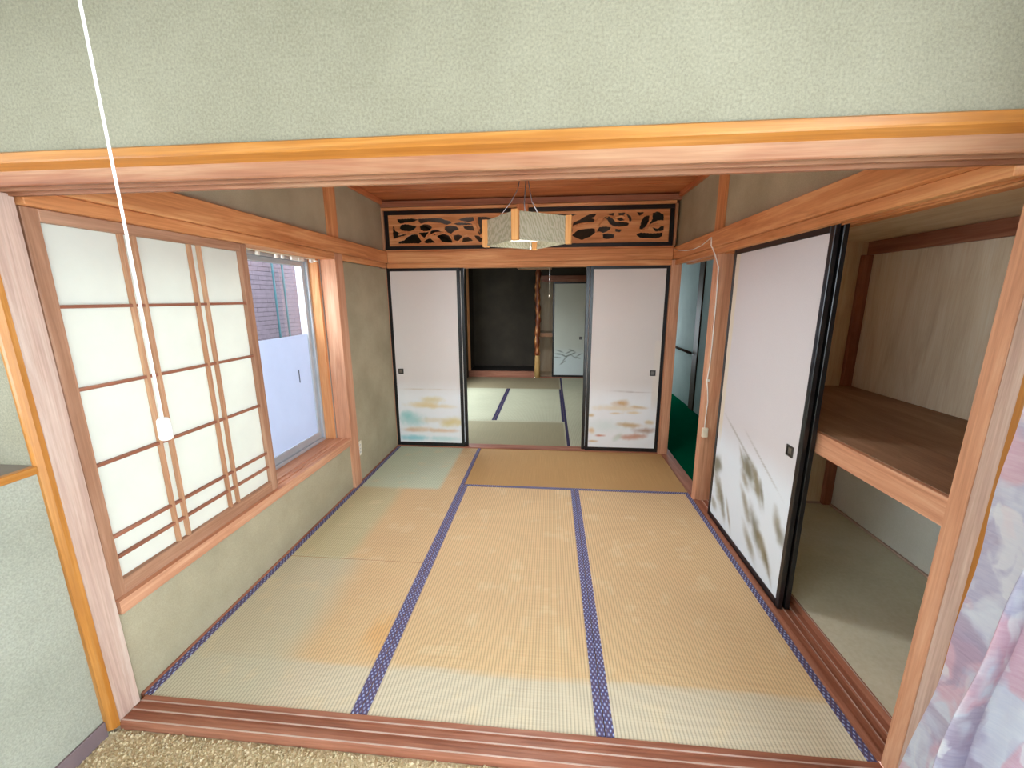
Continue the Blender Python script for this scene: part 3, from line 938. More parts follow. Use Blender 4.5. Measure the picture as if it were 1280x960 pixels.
struct('wall_back.005', MB().box(0.44, 1.759, 8.15, 8.2, -0.03, 2.33).box(0.44, 1.759, 7.58, 8.15, -0.05, 0.0).box(1.72, 1.759, 7.58, 8.15, 0.0, 2.33), W['ply', 'z'], 'plywood inside of the far closet', 'wall')

# ================================================================== STRUCTURE: outside
struct('floor.006', MB().box(-3.6, -1.13, 0.0, 12.0, -0.6, -0.5), M_concrete, 'concrete ground between the two houses', 'ground')
nwall = thing('wall_outer', 'mauve brick wall of the neighbouring house outside the window', 'wall', (-3.35, 6.0, -0.5), kind='structure')
part('mortar_bed', MB().box(-3.5, -3.352, 0.0, 12.0, -0.5, 2.28), M_mortar, nwall)
bb = MB()
for r in range(27):
    z0 = 0.55 + r * 0.062
    for k in range(30):
        y0 = 3.0 + k * 0.232 + (r % 2) * 0.116
        d = 0.006 + 0.004 * random.random()
        bb.box(-3.352, -3.352 + d, y0, y0 + 0.2302, z0, z0 + 0.0572)
ob = part('bricks', bb, M_brick, nwall)
ob['kind'] = 'stuff'

# ================================================================== THINGS
# ---- tatami mats


def fade(x, y, base):
    """how sunlight and furniture have faded the rush over the years (linear colours)"""
    n = vnoise(x + 5, y + 5, 2.5, 2.5, 5)
    nf = vnoise(x + 5, y + 5, 12, 12, 6)
    c = np.repeat(L3(*base)[None], len(x), 0) * (0.93 + 0.14 * n[:, None])
    return c, n, nf


def fade_main(x, y):
    c, n, nf = fade(x, y, (209, 179, 138))
    jig = (n - 0.5) * 0.10
    # pale band along the threshold
    near = 1 - sm((y + jig * 0.4 - 1.315) / 0.03)
    c = blend(c, (206, 200, 178), near * 0.8)
    mid = (1 - sm((y - 1.33) / 0.5))
    c = blend(c, (212, 186, 142), mid * 0.35 * (1 - near))
    # green grey light-protected area along the window wall
    left = 1 - sm((x + jig + 0.50) / 0.22)
    c = blend(c, (194, 191, 166), left * 0.8 * (y < 2.0))
    # far left: pale green block where furniture stood
    far = (y >= 1.99)
    blk = (1 - sm((x + 0.52 + jig * 0.3) / 0.10)) * far
    c = blend(c, (190, 186, 150), blk * 0.8)
    blk2 = sm((y - 2.86 + jig * 0.2) / 0.06) * (1 - sm((x + 0.20) / 0.04)) * far
    c = blend(c, (192, 206, 184), blk2 * 0.9)
    # rusty stain beside the middle border
    d = np.sqrt(((x + 0.06) / 0.10) ** 2 + ((y - 1.47) / 0.16) ** 2)
    c = blend(c, (214, 164, 102), sm(1.2 - d + (nf - 0.5)) * 0.6 * (x < 0))
    spots = sm((nf - 0.66) / 0.08)
    c = blend(c, (222, 204, 166), spots * 0.3)
    return c


def fade_far(x, y):
    c, n, nf = fade(x, y, (186, 148, 98))
    return c


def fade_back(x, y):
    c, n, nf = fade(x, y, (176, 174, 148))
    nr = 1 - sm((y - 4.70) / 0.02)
    c = blend(c, (142, 132, 102), nr * 0.9 * (x < 0.86))  # nearest crosswise mat toned darker
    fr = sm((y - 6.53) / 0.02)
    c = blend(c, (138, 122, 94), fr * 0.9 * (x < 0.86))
    return c


def mat(label, x0, x1, y0, y1, along, fn, borders, group, heri):
    t = thing('tatami_mat', label, 'tatami mat', ((x0 + x1) / 2, (y0 + y1) / 2, -0.03), group)
    g = 0.0015
    part('core', MB().box(x0 + g, x1 - g, y0 + g, y1 - g, -0.031, -0.0035, 0.0015), W['lattice', along], t)
    def col(u, v):
        return fn(x0 + u * (x1 - x0), y0 + v * (y1 - y0))
    nu, nv = max(8, int((x1 - x0) / 0.02)), max(8, int((y1 - y0) / 0.02))
    sheet('rush_cover', M_tat_y if along == 'y' else M_tat_x, t, (x0 + g, y0 + g, -0.003), (x1 - x0 - 2 * g, 0, 0), (0, y1 - y0 - 2 * g, 0), nu, nv, col)
    hw = 0.031
    for s in borders:
        b = MB()
        if s == 'l':
            b.box(x0 + g, x0 + hw, y0 + g, y1 - g, -0.0029, -0.0012)
        if s == 'r':
            b.box(x1 - hw, x1 - g, y0 + g, y1 - g, -0.0029, -0.0012)
        if s == 'f':
            b.box(x0 + g, x1 - g, y0 + g, y0 + hw, -0.0029, -0.0012)
        if s == 'b':
            b.box(x0 + g, x1 - g, y1 - hw, y1 - g, -0.0029, -0.0012)
        part('border', b, heri, t, 'blue patterned cloth border')
    return t


G1 = 'tatami mats of the near tatami room'
X0 = XL + 0.012
mat('half tatami mat below the shoji, pale green fading to tan', X0, 0.0, 1.13, 1.99, 'y', fade_main, 'lr', G1, M_heri)
mat('faded tatami mat with a grey green patch beside the outlet wall', X0, 0.0, 1.99, 3.79, 'y', fade_main, 'lr', G1, M_heri)
mat('tan tatami mat in the middle of the floor between two blue borders', 0.0, 0.88, 1.13, 2.96, 'y', fade_main, 'lr', G1, M_heri)
mat('tan tatami mat along the closet doors', 0.88, 1.745, 1.13, 2.96, 'y', fade_main, 'lr', G1, M_heri)
mat('dark brown tatami mat lying crosswise before the far sliding doors', 0.0, 1.745, 2.96, 3.79, 'x', fade_far, 'f', G1, M_heri)
G2 = 'tatami mats of the far room'
mat('darker tatami mat lying crosswise just past the far threshold', XL, 0.86, 3.902, 4.75, 'x', fade_back, '', G2, M_heri_plain)
mat('left of the two pale lengthwise mats in the far room', XL, 0.0, 4.75, 6.53, 'y', fade_back, 'r', G2, M_heri_plain)
mat('pale lengthwise mat in the middle of the far room', 0.0, 0.86, 4.75, 6.53, 'y', fade_back, 'lr', G2, M_heri_plain)
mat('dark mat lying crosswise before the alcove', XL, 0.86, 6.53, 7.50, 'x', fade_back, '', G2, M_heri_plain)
mat('nearer mat along the right wall of the far room', 0.86, 1.76, 3.902, 5.70, 'y', fade_back, 'l', G2, M_heri_plain)
mat('farther mat along the right wall of the far room', 0.86, 1.76, 5.70, 7.50, 'y', fade_back, 'l', G2, M_heri_plain)


# ---- sliding doors (fusuma)
def pull(parent, c, ax, sgn, s=0.052):
    """square metal finger pull: raised plate with a sunken dish"""
    x, y, z = c
    if ax == 'y':
        f = lambda a0, a1, z0, z1, d0, d1: MB().box(x + a0, x + a1, min(y + sgn * d0, y + sgn * d1), max(y + sgn * d0, y + sgn * d1), z + z0, z + z1, 0.0008)
    else:
        f = lambda a0, a1, z0, z1, d0, d1: MB().box(min(x + sgn * d0, x + sgn * d1), max(x + sgn * d0, x + sgn * d1), y + a0, y + a1, z + z0, z + z1, 0.0008)
    h = s / 2
    m = MB()
    for a0, a1, z0, z1 in ((-h, -h * 0.62, -h, h), (h * 0.62, h, -h, h), (-h * 0.62, h * 0.62, -h, -h * 0.62), (-h * 0.62, h * 0.62, h * 0.62, h)):
        t = f(a0, a1, z0, z1, 0.0, 0.005)
        me = bpy.data.meshes.new('t')
        t.bm.to_mesh(me)
        m.bm.from_mesh(me)
        bpy.data.meshes.remove(me)
    p = part('finger_pull', m, M_metal, parent, 'square dark metal finger pull')
    part('dish', f(-h * 0.62, h * 0.62, -h * 0.62, h * 0.62, 0.0, 0.0015), M_pullin, p)
    return p


def fusuma_y(label, x0, x1, y, z0, z1, paint, pull_at=None, group=None, th=0.021, fr=0.029, dens=0.008):
    t = thing('sliding_door', label, 'sliding door', ((x0 + x1) / 2, y + th / 2, z0), group)
    part('stile', MB().box(x0, x0 + fr, y, y + th, z0, z1, 0.002), M_lacquer, t)
    part('stile', MB().box(x1 - fr, x1, y, y + th, z0, z1, 0.002), M_lacquer, t)
    part('rail', MB().box(x0 + fr, x1 - fr, y, y + th, z0, z0 + 0.036, 0.002), M_lacquer, t)
    part('rail', MB().box(x0 + fr, x1 - fr, y, y + th, z1 - 0.034, z1, 0.002), M_lacquer, t)
    part('core_board', MB().box(x0 + fr, x1 - fr, y + 0.005, y + th - 0.003, z0 + 0.036, z1 - 0.034), M_cream, t)
    w, h = x1 - x0 - 2 * fr, z1 - z0 - 0.07
    sheet('paper', M_print, t, (x0 + fr, y + 0.004, z0 + 0.036), (w, 0, 0), (0, 0, h), int(w / dens), int(h / dens), paint)
    if pull_at:
        pull(t, (pull_at[0], y + 0.004, pull_at[1]), 'y', -1)
    return t


def fusuma_x(label, x, y0, y1, z0, z1, paint, pull_at=None, group=None, th=0.021, fr=0.029, dens=0.008):
    t = thing('sliding_door', label, 'sliding door', (x + th / 2, (y0 + y1) / 2, z0), group)
    part('stile', MB().box(x, x + th, y0, y0 + fr, z0, z1, 0.002), M_lacquer, t)
    part('stile', MB().box(x, x + th, y1 - fr, y1, z0, z1, 0.002), M_lacquer, t)
    part('rail', MB().box(x, x + th, y0 + fr, y1 - fr, z0, z0 + 0.036, 0.002), M_lacquer, t)
    part('rail', MB().box(x, x + th, y0 + fr, y1 - fr, z1 - 0.034, z1, 0.002), M_lacquer, t)
    part('core_board', MB().box(x + 0.005, x + th - 0.003, y0 + fr, y1 - fr, z0 + 0.036, z1 - 0.034), M_cream, t)
    w, h = y1 - y0 - 2 * fr, z1 - z0 - 0.07
    sheet('paper', M_print, t, (x + 0.004, y1 - fr, z0 + 0.036), (0, -w, 0), (0, 0, h), int(w / dens), int(h / dens), paint)
    if pull_at:
        pull(t, (x + 0.004, pull_at[0], pull_at[1]), 'x', -1)
    return t


GF = 'far sliding doors'
fusuma_y('white sliding door with yellow and teal cloud painting, left of the far opening', XL + 0.006, -0.168, 3.801, 0.007, 1.750, paint_left, (-0.781, 0.770), GF)
fusuma_y('sliding door parked behind the yellow and teal painted door', XL + 0.045, -0.135, 3.831, 0.007, 1.750, paint_right, None, GF)
fusuma_y('white sliding door with ochre cloud painting, right of the far opening', 1.024, 1.712, 3.801, 0.007, 1.750, paint_right, (1.623, 0.780), GF)
fusuma_y('sliding door parked behind the ochre painted door', 0.992, 1.690, 3.831, 0.007, 1.750, paint_left, None, GF)
GC = 'closet sliding doors'
fusuma_x('tall white closet door with olive pine foliage painted below', 1.779, 1.795, 2.690, -0.002, 1.752, paint_closet, (1.880, 0.772), GC, 0.021, 0.027)
fusuma_x('second closet door parked behind the olive pine painted one', 1.8135, 1.797, 2.690, -0.002, 1.752, paint_closet, None, GC)
fusuma_y('small pale door with grey twigs painted on it in the far closet', 0.715, 1.325, 7.515, 0.013, 1.743, paint_far, (1.23, 0.74), None, 0.021, 0.03, 0.009)

# ---- shoji screen
t = thing('shoji_screen', 'white paper shoji screen with paired lattice bars in the left window', 'sliding screen', (-0.88, 1.57, 0.41))
sx0, sx1 = -0.895, -0.867
sy0, sy1, sz0, sz1 = 1.120, 2.018, 0.411, 1.741
part('stile', MB().box(sx0, sx1, sy0, sy0 + 0.044, sz0, sz1, 0.002), W['shoji', 'z'], t)
part('stile', MB().box(sx0, sx1, sy1 - 0.046, sy1, sz0, sz1, 0.002), W['shoji', 'z'], t)
part('rail', MB().box(sx0, sx1, sy0 + 0.044, sy1 - 0.046, sz0, sz0 + 0.062, 0.002), W['shoji', 'y'], t)
part('rail', MB().box(sx0, sx1, sy0 + 0.044, sy1 - 0.046, sz1 - 0.038, sz1, 0.002), W['shoji', 'y'], t)
for yy in (1.403, 1.450, 1.688, 1.737):
    part('upright_bar', MB().box(-0.887, -0.870, yy - 0.0065, yy + 0.0065, sz0 + 0.062, sz1 - 0.038, 0.001), W['lattice', 'z'], t)
for zz in (1.450, 1.180, 0.911, 0.638, 0.558):
    part('cross_bar', MB().box(-0.888, -0.8715, sy0 + 0.044, sy1 - 0.046, zz - 0.0055, zz + 0.0055, 0.001), W['sill', 'y'], t)
part('paper', MB().box(-0.8895, -0.8885, sy0 + 0.044, sy1 - 0.046, sz0 + 0.062, sz1 - 0.038), M_paper, t)

# ---- aluminium window behind the shoji
w1 = thing('window_1', 'aluminium window with frosted lower glass behind the shoji screen', 'window', (-1.05, 1.98, 0.417), kind='structure')
part('frame', MB().box(-1.119, -1.03, 1.12, 2.819, 0.417, 0.438, 0.002).box(-1.119, -1.03, 1.12, 2.819, 1.722, 1.741, 0.002)
     .box(-1.119, -1.03, 1.12, 1.145, 0.438, 1.722, 0.002).box(-1.119, -1.03, 2.797, 2.819, 0.438, 1.722, 0.002), M_alu, w1)
for (a, b, xx) in ((1.96, 2.796, -1.062), (1.146, 2.00, -1.098)):
    s = part('sash', MB().box(xx - 0.014, xx + 0.014, a, b, 0.439, 0.487, 0.002).box(xx - 0.014, xx + 0.014, a, b, 1.69, 1.721, 0.002)
             .box(xx - 0.014, xx + 0.014, a, a + 0.034, 0.487, 1.69, 0.002).box(xx - 0.014, xx + 0.014, b - 0.034, b, 0.487, 1.69, 0.002), M_alu, w1)
    part('pane', MB().box(xx - 0.002, xx + 0.002, a + 0.034, b - 0.034, 0.487, 1.69), M_glass, s)
    if a > 1.5:
        part('frosted_film', MB().box(xx + 0.0025, xx + 0.0032, a + 0.035, b - 0.035, 0.488, 1.226), M_film, s, 'bluish white frosted film')
part('latch', MB().box(-1.058, -1.0535, 2.612, 2.618, 0.90, 0.99, 0.001), M_metal, w1)

# ---- curtain rail with clips at the window head
t = thing('curtain_rail', 'thin rail with white clips at the window head', 'curtain rail', (-0.96, 2.42, 1.741))
part('rail', MB().box(-0.972, -0.962, 2.03, 2.80, 1.7335, 1.7415, 0.001), M_cream, t)
for y0, y1 in ((2.11, 2.14), (2.22, 2.245), (2.38, 2.405), (2.44, 2.46), (2.53, 2.60), (2.61, 2.66), (2.74, 2.77)):
    part('clip', MB().box(-0.975, -0.959, y0, y1, 1.712, 1.7334, 0.003), M_white, t)
part('end_bracket', MB().box(-0.978, -0.956, 2.795, 2.815, 1.722, 1.7333, 0.003), M_white, t)

# ---- wall outlet
t = thing('wall_outlet', 'ivory wall outlet low beside the window post', 'outlet', (XL, 2.985, 0.28))
part('plate', MB().box(XL, XL + 0.007, 2.966, 3.030, 0.215, 0.335, 0.003), M_outlet, t)
for zz in (0.245, 0.275, 0.305):
    s = part('socket', MB().box(XL + 0.007, XL + 0.010, 2.983, 3.013, zz - 0.011, zz + 0.011, 0.001), M_white, t)
    part('slot', MB().box(XL + 0.010, XL + 0.0105, 2.991, 2.994, zz - 0.005, zz + 0.005).box(XL + 0.010, XL + 0.0105, 3.002, 3.005, zz - 0.005, zz + 0.005), M_slot, s)

# ---- carved transoms
HL = [[(-0.725, 2.17), (-0.585, 2.174), (-0.539, 2.164), (-0.575, 2.152), (-0.645, 2.147), (-0.698, 2.137), (-0.717, 2.146)], [(-0.533, 2.169), (-0.377, 2.173), (-0.32, 2.17), (-0.292, 2.157), (-0.241, 2.145), (-0.23, 2.131), (-0.27, 2.118), (-0.321, 2.136), (-0.39, 2.145), (-0.436, 2.151), (-0.482, 2.139), (-0.512, 2.134), (-0.523, 2.148)], [(-0.699, 2.119), (-0.658, 2.129), (-0.6, 2.117), (-0.554, 2.106), (-0.573, 2.085), (-0.614, 2.069), (-0.678, 2.076), (-0.707, 2.095)], [(-0.77, 2.11), (-0.762, 2.11), (-0.755, 2.072), (-0.71, 2.047), (-0.652, 2.035), (-0.699, 2.028), (-0.747, 2.015), (-0.765, 2.007), (-0.773, 2.04)], [(-0.641, 2.016), (-0.593, 2.036), (-0.546, 2.038), (-0.518, 2.014), (-0.512, 1.981), (-0.533, 1.962), (-0.585, 1.966), (-0.644, 1.964), (-0.727, 1.965), (-0.72, 1.979), (-0.672, 1.989), (-0.653, 2.005)], [(-0.519, 2.11), (-0.477, 2.125), (-0.426, 2.114), (-0.409, 2.097), (-0.434, 2.071), (-0.48, 2.067), (-0.514, 2.083)], [(-0.528, 2.051), (-0.44, 2.055), (-0.459, 2.023), (-0.483, 2.011), (-0.506, 2.029)], [(-0.417, 2.065), (-0.37, 2.075), (-0.313, 2.053), (-0.348, 2.041), (-0.401, 2.033), (-0.43, 2.023)], [(-0.461, 1.991), (-0.431, 2.001), (-0.403, 1.979), (-0.386, 1.968), (-0.468, 1.964), (-0.485, 1.975)], [(-0.361, 2.021), (-0.302, 2.037), (-0.257, 2.02), (-0.235, 1.992), (-0.224, 1.965), (-0.282, 1.968), (-0.322, 1.978), (-0.339, 2.0)], [(-0.282, 2.1), (-0.231, 2.107), (-0.185, 2.098), (-0.163, 2.077), (-0.209, 2.062), (-0.233, 2.041), (-0.267, 2.057), (-0.289, 2.079)], [(-0.155, 2.156), (-0.114, 2.171), (-0.029, 2.174), (-0.024, 2.148), (-0.07, 2.138), (-0.115, 2.147)], [(-0.20, 2.123), (-0.161, 2.131), (-0.059, 2.124), (-0.042, 2.116), (-0.162, 2.114)], [(-0.117, 2.097), (-0.037, 2.103), (-0.021, 2.063), (-0.072, 2.07), (-0.106, 2.081)], [(0.016, 2.173), (0.089, 2.174), (0.145, 2.158), (0.116, 2.14), (0.065, 2.099), (0.058, 2.056), (0.029, 2.025), (0.013, 2.047), (0.036, 2.078), (0.02, 2.121)], [(-0.211, 2.019), (-0.165, 2.029), (-0.131, 2.012), (-0.154, 1.986), (-0.184, 1.973), (-0.206, 1.992)], [(-0.12, 2.001), (-0.074, 2.006), (-0.04, 1.978), (-0.132, 1.966)], [(-0.016, 2.016), (0.018, 2.015), (0.051, 1.987), (0.034, 1.961), (-0.005, 1.999)], [(0.144, 2.129), (0.234, 2.148), (0.285, 2.123), (0.268, 2.073), (0.177, 2.054), (0.138, 2.087)], [(0.109, 2.024), (0.199, 2.038), (0.289, 2.02), (0.266, 1.968), (0.153, 1.959)]]
HR = [[(0.562, 2.151), (0.736, 2.151), (0.749, 2.085), (0.662, 2.055), (0.573, 2.088)], [(0.605, 2.179), (0.736, 2.185), (0.877, 2.177), (0.823, 2.162), (0.682, 2.165)], [(0.862, 2.108), (0.921, 2.133), (0.953, 2.153), (1.006, 2.177), (1.054, 2.179), (1.038, 2.156), (1.007, 2.146), (1.039, 2.13), (1.035, 2.112), (0.975, 2.119), (0.922, 2.104), (0.879, 2.084), (0.86, 2.088)], [(0.854, 2.005), (0.902, 2.046), (0.977, 2.055), (1.042, 2.058), (1.049, 2.027), (1.012, 1.997), (0.937, 1.969), (0.887, 1.989)], [(0.831, 2.042), (0.853, 2.052), (0.843, 2.019), (0.827, 2.016)], [(1.124, 2.144), (1.167, 2.153), (1.199, 2.132), (1.222, 2.106), (1.286, 2.105), (1.333, 2.097), (1.325, 2.078), (1.266, 2.073), (1.213, 2.076), (1.174, 2.097), (1.157, 2.128)], [(1.155, 2.174), (1.208, 2.18), (1.198, 2.163)], [(1.245, 2.177), (1.298, 2.181), (1.283, 2.164), (1.256, 2.158)], [(1.237, 2.131), (1.263, 2.141), (1.295, 2.125), (1.264, 2.118)], [(1.314, 2.17), (1.346, 2.154), (1.357, 2.124), (1.344, 2.110), (1.339, 2.129)], [(1.07, 2.032), (1.085, 2.066), (1.138, 2.071), (1.181, 2.064), (1.171, 2.046), (1.14, 2.031), (1.119, 2.022), (1.091, 2.037)], [(1.119, 2.007), (1.162, 2.015), (1.216, 2.003), (1.212, 1.985), (1.164, 1.973), (1.126, 1.976)], [(1.225, 2.05), (1.273, 2.042), (1.263, 2.028), (1.225, 2.034)], [(1.403, 2.181), (1.455, 2.18), (1.425, 2.158)], [(1.431, 2.051), (1.444, 2.112), (1.468, 2.147), (1.504, 2.153), (1.501, 2.11), (1.478, 2.07), (1.448, 2.045)], [(1.513, 2.085), (1.537, 2.125), (1.534, 2.17), (1.575, 2.184), (1.623, 2.158), (1.626, 2.118), (1.579, 2.119), (1.539, 2.1)], [(1.408, 2.0), (1.439, 2.015), (1.545, 2.006), (1.623, 2.011), (1.62, 1.986), (1.579, 1.971), (1.441, 1.977)], [(1.541, 2.055), (1.584, 2.043), (1.614, 2.065), (1.633, 2.062), (1.627, 2.032), (1.564, 2.028)]]
BL = [[(-0.545, 2.052), (-0.524, 2.014), (-0.497, 1.97), (-0.466, 2.013), (-0.416, 2.076)], [(-0.454, 2.01), (-0.383, 2.046), (-0.302, 2.053), (-0.245, 2.03), (-0.207, 1.976), (-0.166, 1.97), (-0.119, 2.017), (-0.073, 2.027)], [(-0.722, 2.039), (-0.65, 2.054), (-0.545, 2.057), (-0.44, 2.061)], [(-0.013, 2.169), (0.003, 2.1), (0.03, 2.046)]]
BR = [[(0.858, 2.078), (0.933, 2.102), (1.04, 2.108), (1.071, 2.14)], [(1.073, 2.078), (1.114, 2.129), (1.156, 2.148)], [(1.417, 2.031), (1.5, 2.049), (1.54, 2.079), (1.581, 2.089)], [(1.22, 2.147), (1.272, 2.156), (1.316, 2.135), (1.306, 2.115)]]


def pierced(outer, holes, depth, bevel):
    cu = bpy.data.curves.new('pierced', 'CURVE')
    cu.dimensions = '2D'
    cu.fill_mode = 'BOTH'
    cu.extrude = depth / 2
    cu.bevel_depth = bevel
    cu.bevel_resolution = 1
    cu.offset = -bevel - 0.0025
    cu.resolution_u = 3

    def spl(pts, smooth):
        if smooth:
            s = cu.splines.new('BEZIER')
            s.bezier_points.add(len(pts) - 1)
            for bp_, p in zip(s.bezier_points, pts):
                bp_.co = (p[0], p[1], 0)
                bp_.handle_left_type = bp_.handle_right_type = 'AUTO'
        else:
            s = cu.splines.new('POLY')
            s.points.add(len(pts) - 1)
            for q, p in zip(s.points, pts):
                q.co = (p[0], p[1], 0, 1)
        s.use_cyclic_u = True
    spl(outer, False)
    for h in holes:
        spl(h, False)
    ob = bpy.data.objects.new('pierced', cu)
    COL.objects.link(ob)
    dg = bpy.context.evaluated_depsgraph_get()
    me = bpy.data.meshes.new_from_object(ob.evaluated_get(dg))
    bpy.data.objects.remove(ob, do_unlink=True)
    return me


def scallop(h, step=0.007, amp=0.0045):
    out, n, t_ = [], len(h), 0.0
    area = sum(h[i][0] * h[(i + 1) % n][1] - h[(i + 1) % n][0] * h[i][1] for i in range(n))
    sg = 1 if area > 0 else -1
    for i in range(n):
        (x0, z0), (x1, z1) = h[i], h[(i + 1) % n]
        L_ = math.hypot(x1 - x0, z1 - z0)
        k = max(1, int(L_ / step))
        nx, nz = sg * (z1 - z0) / L_, -sg * (x1 - x0) / L_
        for q in range(k):
            f = q / k
            d = amp * (abs(math.sin((t_ + f * L_) * math.pi / 0.028)) - 0.5) if 0 < q < k else 0.0
            out.append((x0 + (x1 - x0) * f + nx * d, z0 + (z1 - z0) * f + nz * d))
        t_ += L_
    return out


def transom(label, x0, x1, holes, relief):
    z0, z1, y = 1.903, 2.242, 3.800
    t = thing('carved_transom', label, 'transom', ((x0 + x1) / 2, y, z0), 'carved transoms above the far sliding doors')
    f = 0.034
    part('frame_bar', MB().box(x0, x1, y - 0.012, y + 0.02, z0, z0 + f, 0.003), M_lacquer, t)
    part('frame_bar', MB().box(x0, x1, y - 0.012, y + 0.02, z1 - f, z1, 0.003), M_lacquer, t)
    part('frame_bar', MB().box(x0, x0 + f, y - 0.012, y + 0.02, z0 + f, z1 - f, 0.003), M_lacquer, t)
    part('frame_bar', MB().box(x1 - f, x1, y - 0.012, y + 0.02, z0 + f, z1 - f, 0.003), M_lacquer, t)
    b = 0.002
    me = pierced([(x0 + f - 0.002, z0 + f - 0.002), (x1 - f + 0.002, z0 + f - 0.002), (x1 - f + 0.002, z1 - f + 0.002), (x0 + f - 0.002, z1 - f + 0.002)], [scallop(h) for h in holes], 0.012, b)
    m = MB()
    m.bm.from_mesh(me)
    for v in m.bm.verts:
        v.co = Vector((v.co.x, y + 0.006 + v.co.z, v.co.y))
    bmesh.ops.recalc_face_normals(m.bm, faces=m.bm.faces[:])
    part('carved_board', m, W['hinoki', 'x'], t, 'wooden board carved through with pine, rock and cloud shapes')
    for ln in relief:
        pts = []
        for i in range(len(ln) - 1):
            for k in range(4):
                q = k / 4
                pts.append((ln[i][0] * (1 - q) + ln[i + 1][0] * q, y - 0.002, ln[i][1] * (1 - q) + ln[i + 1][1] * q))
        pts.append((ln[-1][0], y - 0.002, ln[-1][1]))
        part('carved_branch', MB().tube(pts, [0.009 - 0.005 * i / len(pts) for i in range(len(pts))], 6), W['hinoki', 'z'], t)
    return t


transom('left carved transom with pine branches in a black frame', -0.845, 0.362, HL, BL)
transom('right carved transom with rocks and pines in a black frame', 0.468, 1.712, HR, BR)

# ---- pendant lamp
LC = Vector((0.535, 2.30, 0))
ang = math.radians(80)
R_ = 0.228
lz0, lz1 = 1.750, 1.884
t = thing('pendant_lamp', 'square paper pendant lamp with wooden corner posts hanging in the room', 'lamp', (LC.x, LC.y, lz0))
cor = [Vector((LC.x + R_ * math.cos(ang + k * math.pi / 2), LC.y + R_ * math.sin(ang + k * math.pi / 2), 0)) for k in range(4)]


def rot_box(m, c, a, hx, hy, z0, z1, bev=0.0015):
    q = MB().box(-hx, hx, -hy, hy, z0, z1, bev)
    rm = Matrix.Rotation(a, 4, 'Z')
    for v in q.bm.verts:
        v.co = rm @ v.co + Vector((c.x, c.y, 0))
    me = bpy.data.meshes.new('t')
    q.bm.to_mesh(me)
    m.bm.from_mesh(me)
    bpy.data.meshes.remove(me)
    return m


for k in range(4):
    a, b = cor[k], cor[(k + 1) % 4]
    part('corner_post', rot_box(MB(), a, ang + k * math.pi / 2, 0.016, 0.017, lz0 - 0.004, lz1 + 0.004, 0.002), W['lampwood', 'z'], t)
    d = (b - a).normalized()
    mid = (a + b) / 2
    L = (b - a).length / 2 - 0.023
    an = math.atan2(d.y, d.x)
    part('shade_panel', rot_box(MB(), mid, an, L, 0.0015, lz0 + 0.012, lz1 - 0.008, 0), M_shade, t)
    part('bottom_rail', rot_box(MB(), mid, an, L, 0.005, lz0, lz0 + 0.012, 0.001), M_shade, t)
    part('top_rail', rot_box(MB(), mid, an, L, 0.004, lz1 - 0.008, lz1, 0.001), M_shade, t)
ring = [(LC.x + 0.12 * math.cos(i * math.pi / 12), LC.y + 0.12 * math.sin(i * math.pi / 12), lz0 + 0.045) for i in range(25)]
part('ring_tube', MB().tube(ring, 0.014, 10, False), M_tube, t)
ld = bpy.data.lights.new('pendant_fill_down', 'AREA')  # downward fill light added to lift the tatami room
ld.shape = 'DISK'
ld.size = 0.29
ld.energy = FILL_W
ld.color = (0.93, 0.98, 1.0)
lo_ = bpy.data.objects.new('pendant_fill_down', ld)
lo_.location = (LC.x, LC.y, lz0 + 0.001)
COL.objects.link(lo_)
lu = bpy.data.lights.new('pendant_fill_up', 'AREA')  # upward fill light added for ceiling and beams
lu.shape = 'DISK'
lu.size = 0.27
lu.energy = FILL_W * 0.4
lu.color = (0.93, 0.98, 1.0)
lo_ = bpy.data.objects.new('pendant_fill_up', lu)
lo_.location = (LC.x, LC.y, lz1 - 0.005)
lo_.rotation_euler = (math.pi, 0, 0)
COL.objects.link(lo_)
part('reflector', MB().tube([(LC.x, LC.y, lz0 + 0.062), (LC.x, LC.y, lz0 + 0.085), (LC.x, LC.y, lz0 + 0.10)], [0.155, 0.14, 0.05], 24), M_white, t)
part('cross_bar', rot_box(MB(), LC, ang, R_ - 0.012, 0.008, lz1 - 0.02, lz1 - 0.01), W['hinoki', 'x'], t)
part('lamp_cord', MB().tube([(LC.x, LC.y, lz0 + 0.10), (LC.x - 0.01, LC.y, 1.96), (LC.x - 0.002, LC.y, 2.06), (LC.x - 0.004, LC.y, 2.19), (LC.x, LC.y, 2.315)], 0.0035, 6), M_wire, t)
part('hanging_wire', MB().tube([(LC.x - 0.15, LC.y - 0.02, lz1), (LC.x - 0.085, LC.y, 1.965), (LC.x - 0.045, LC.y, 2.03), (LC.x - 0.025, LC.y, 2.12), (LC.x - 0.004, LC.y, 2.30)], 0.0025, 6), M_wire, t)
part('hanging_wire', MB().tube([(LC.x + 0.08, LC.y + 0.03, lz1), (LC.x + 0.03, LC.y, 1.97), (LC.x + 0.012, LC.y, 2.06), (LC.x + 0.006, LC.y, 2.30)], 0.0025, 6), M_wire, t)
part('ceiling_cap', MB().tube([(LC.x, LC.y, 2.29), (LC.x, LC.y, 2.331)], [0.035, 0.045], 18), M_cream, t)
part('pull_string', MB().tube([(LC.x + 0.02, LC.y + 0.1, lz0 + 0.06), (LC.x + 0.02, LC.y + 0.1, lz0 - 0.012)], 0.0015, 5), M_cord, t)

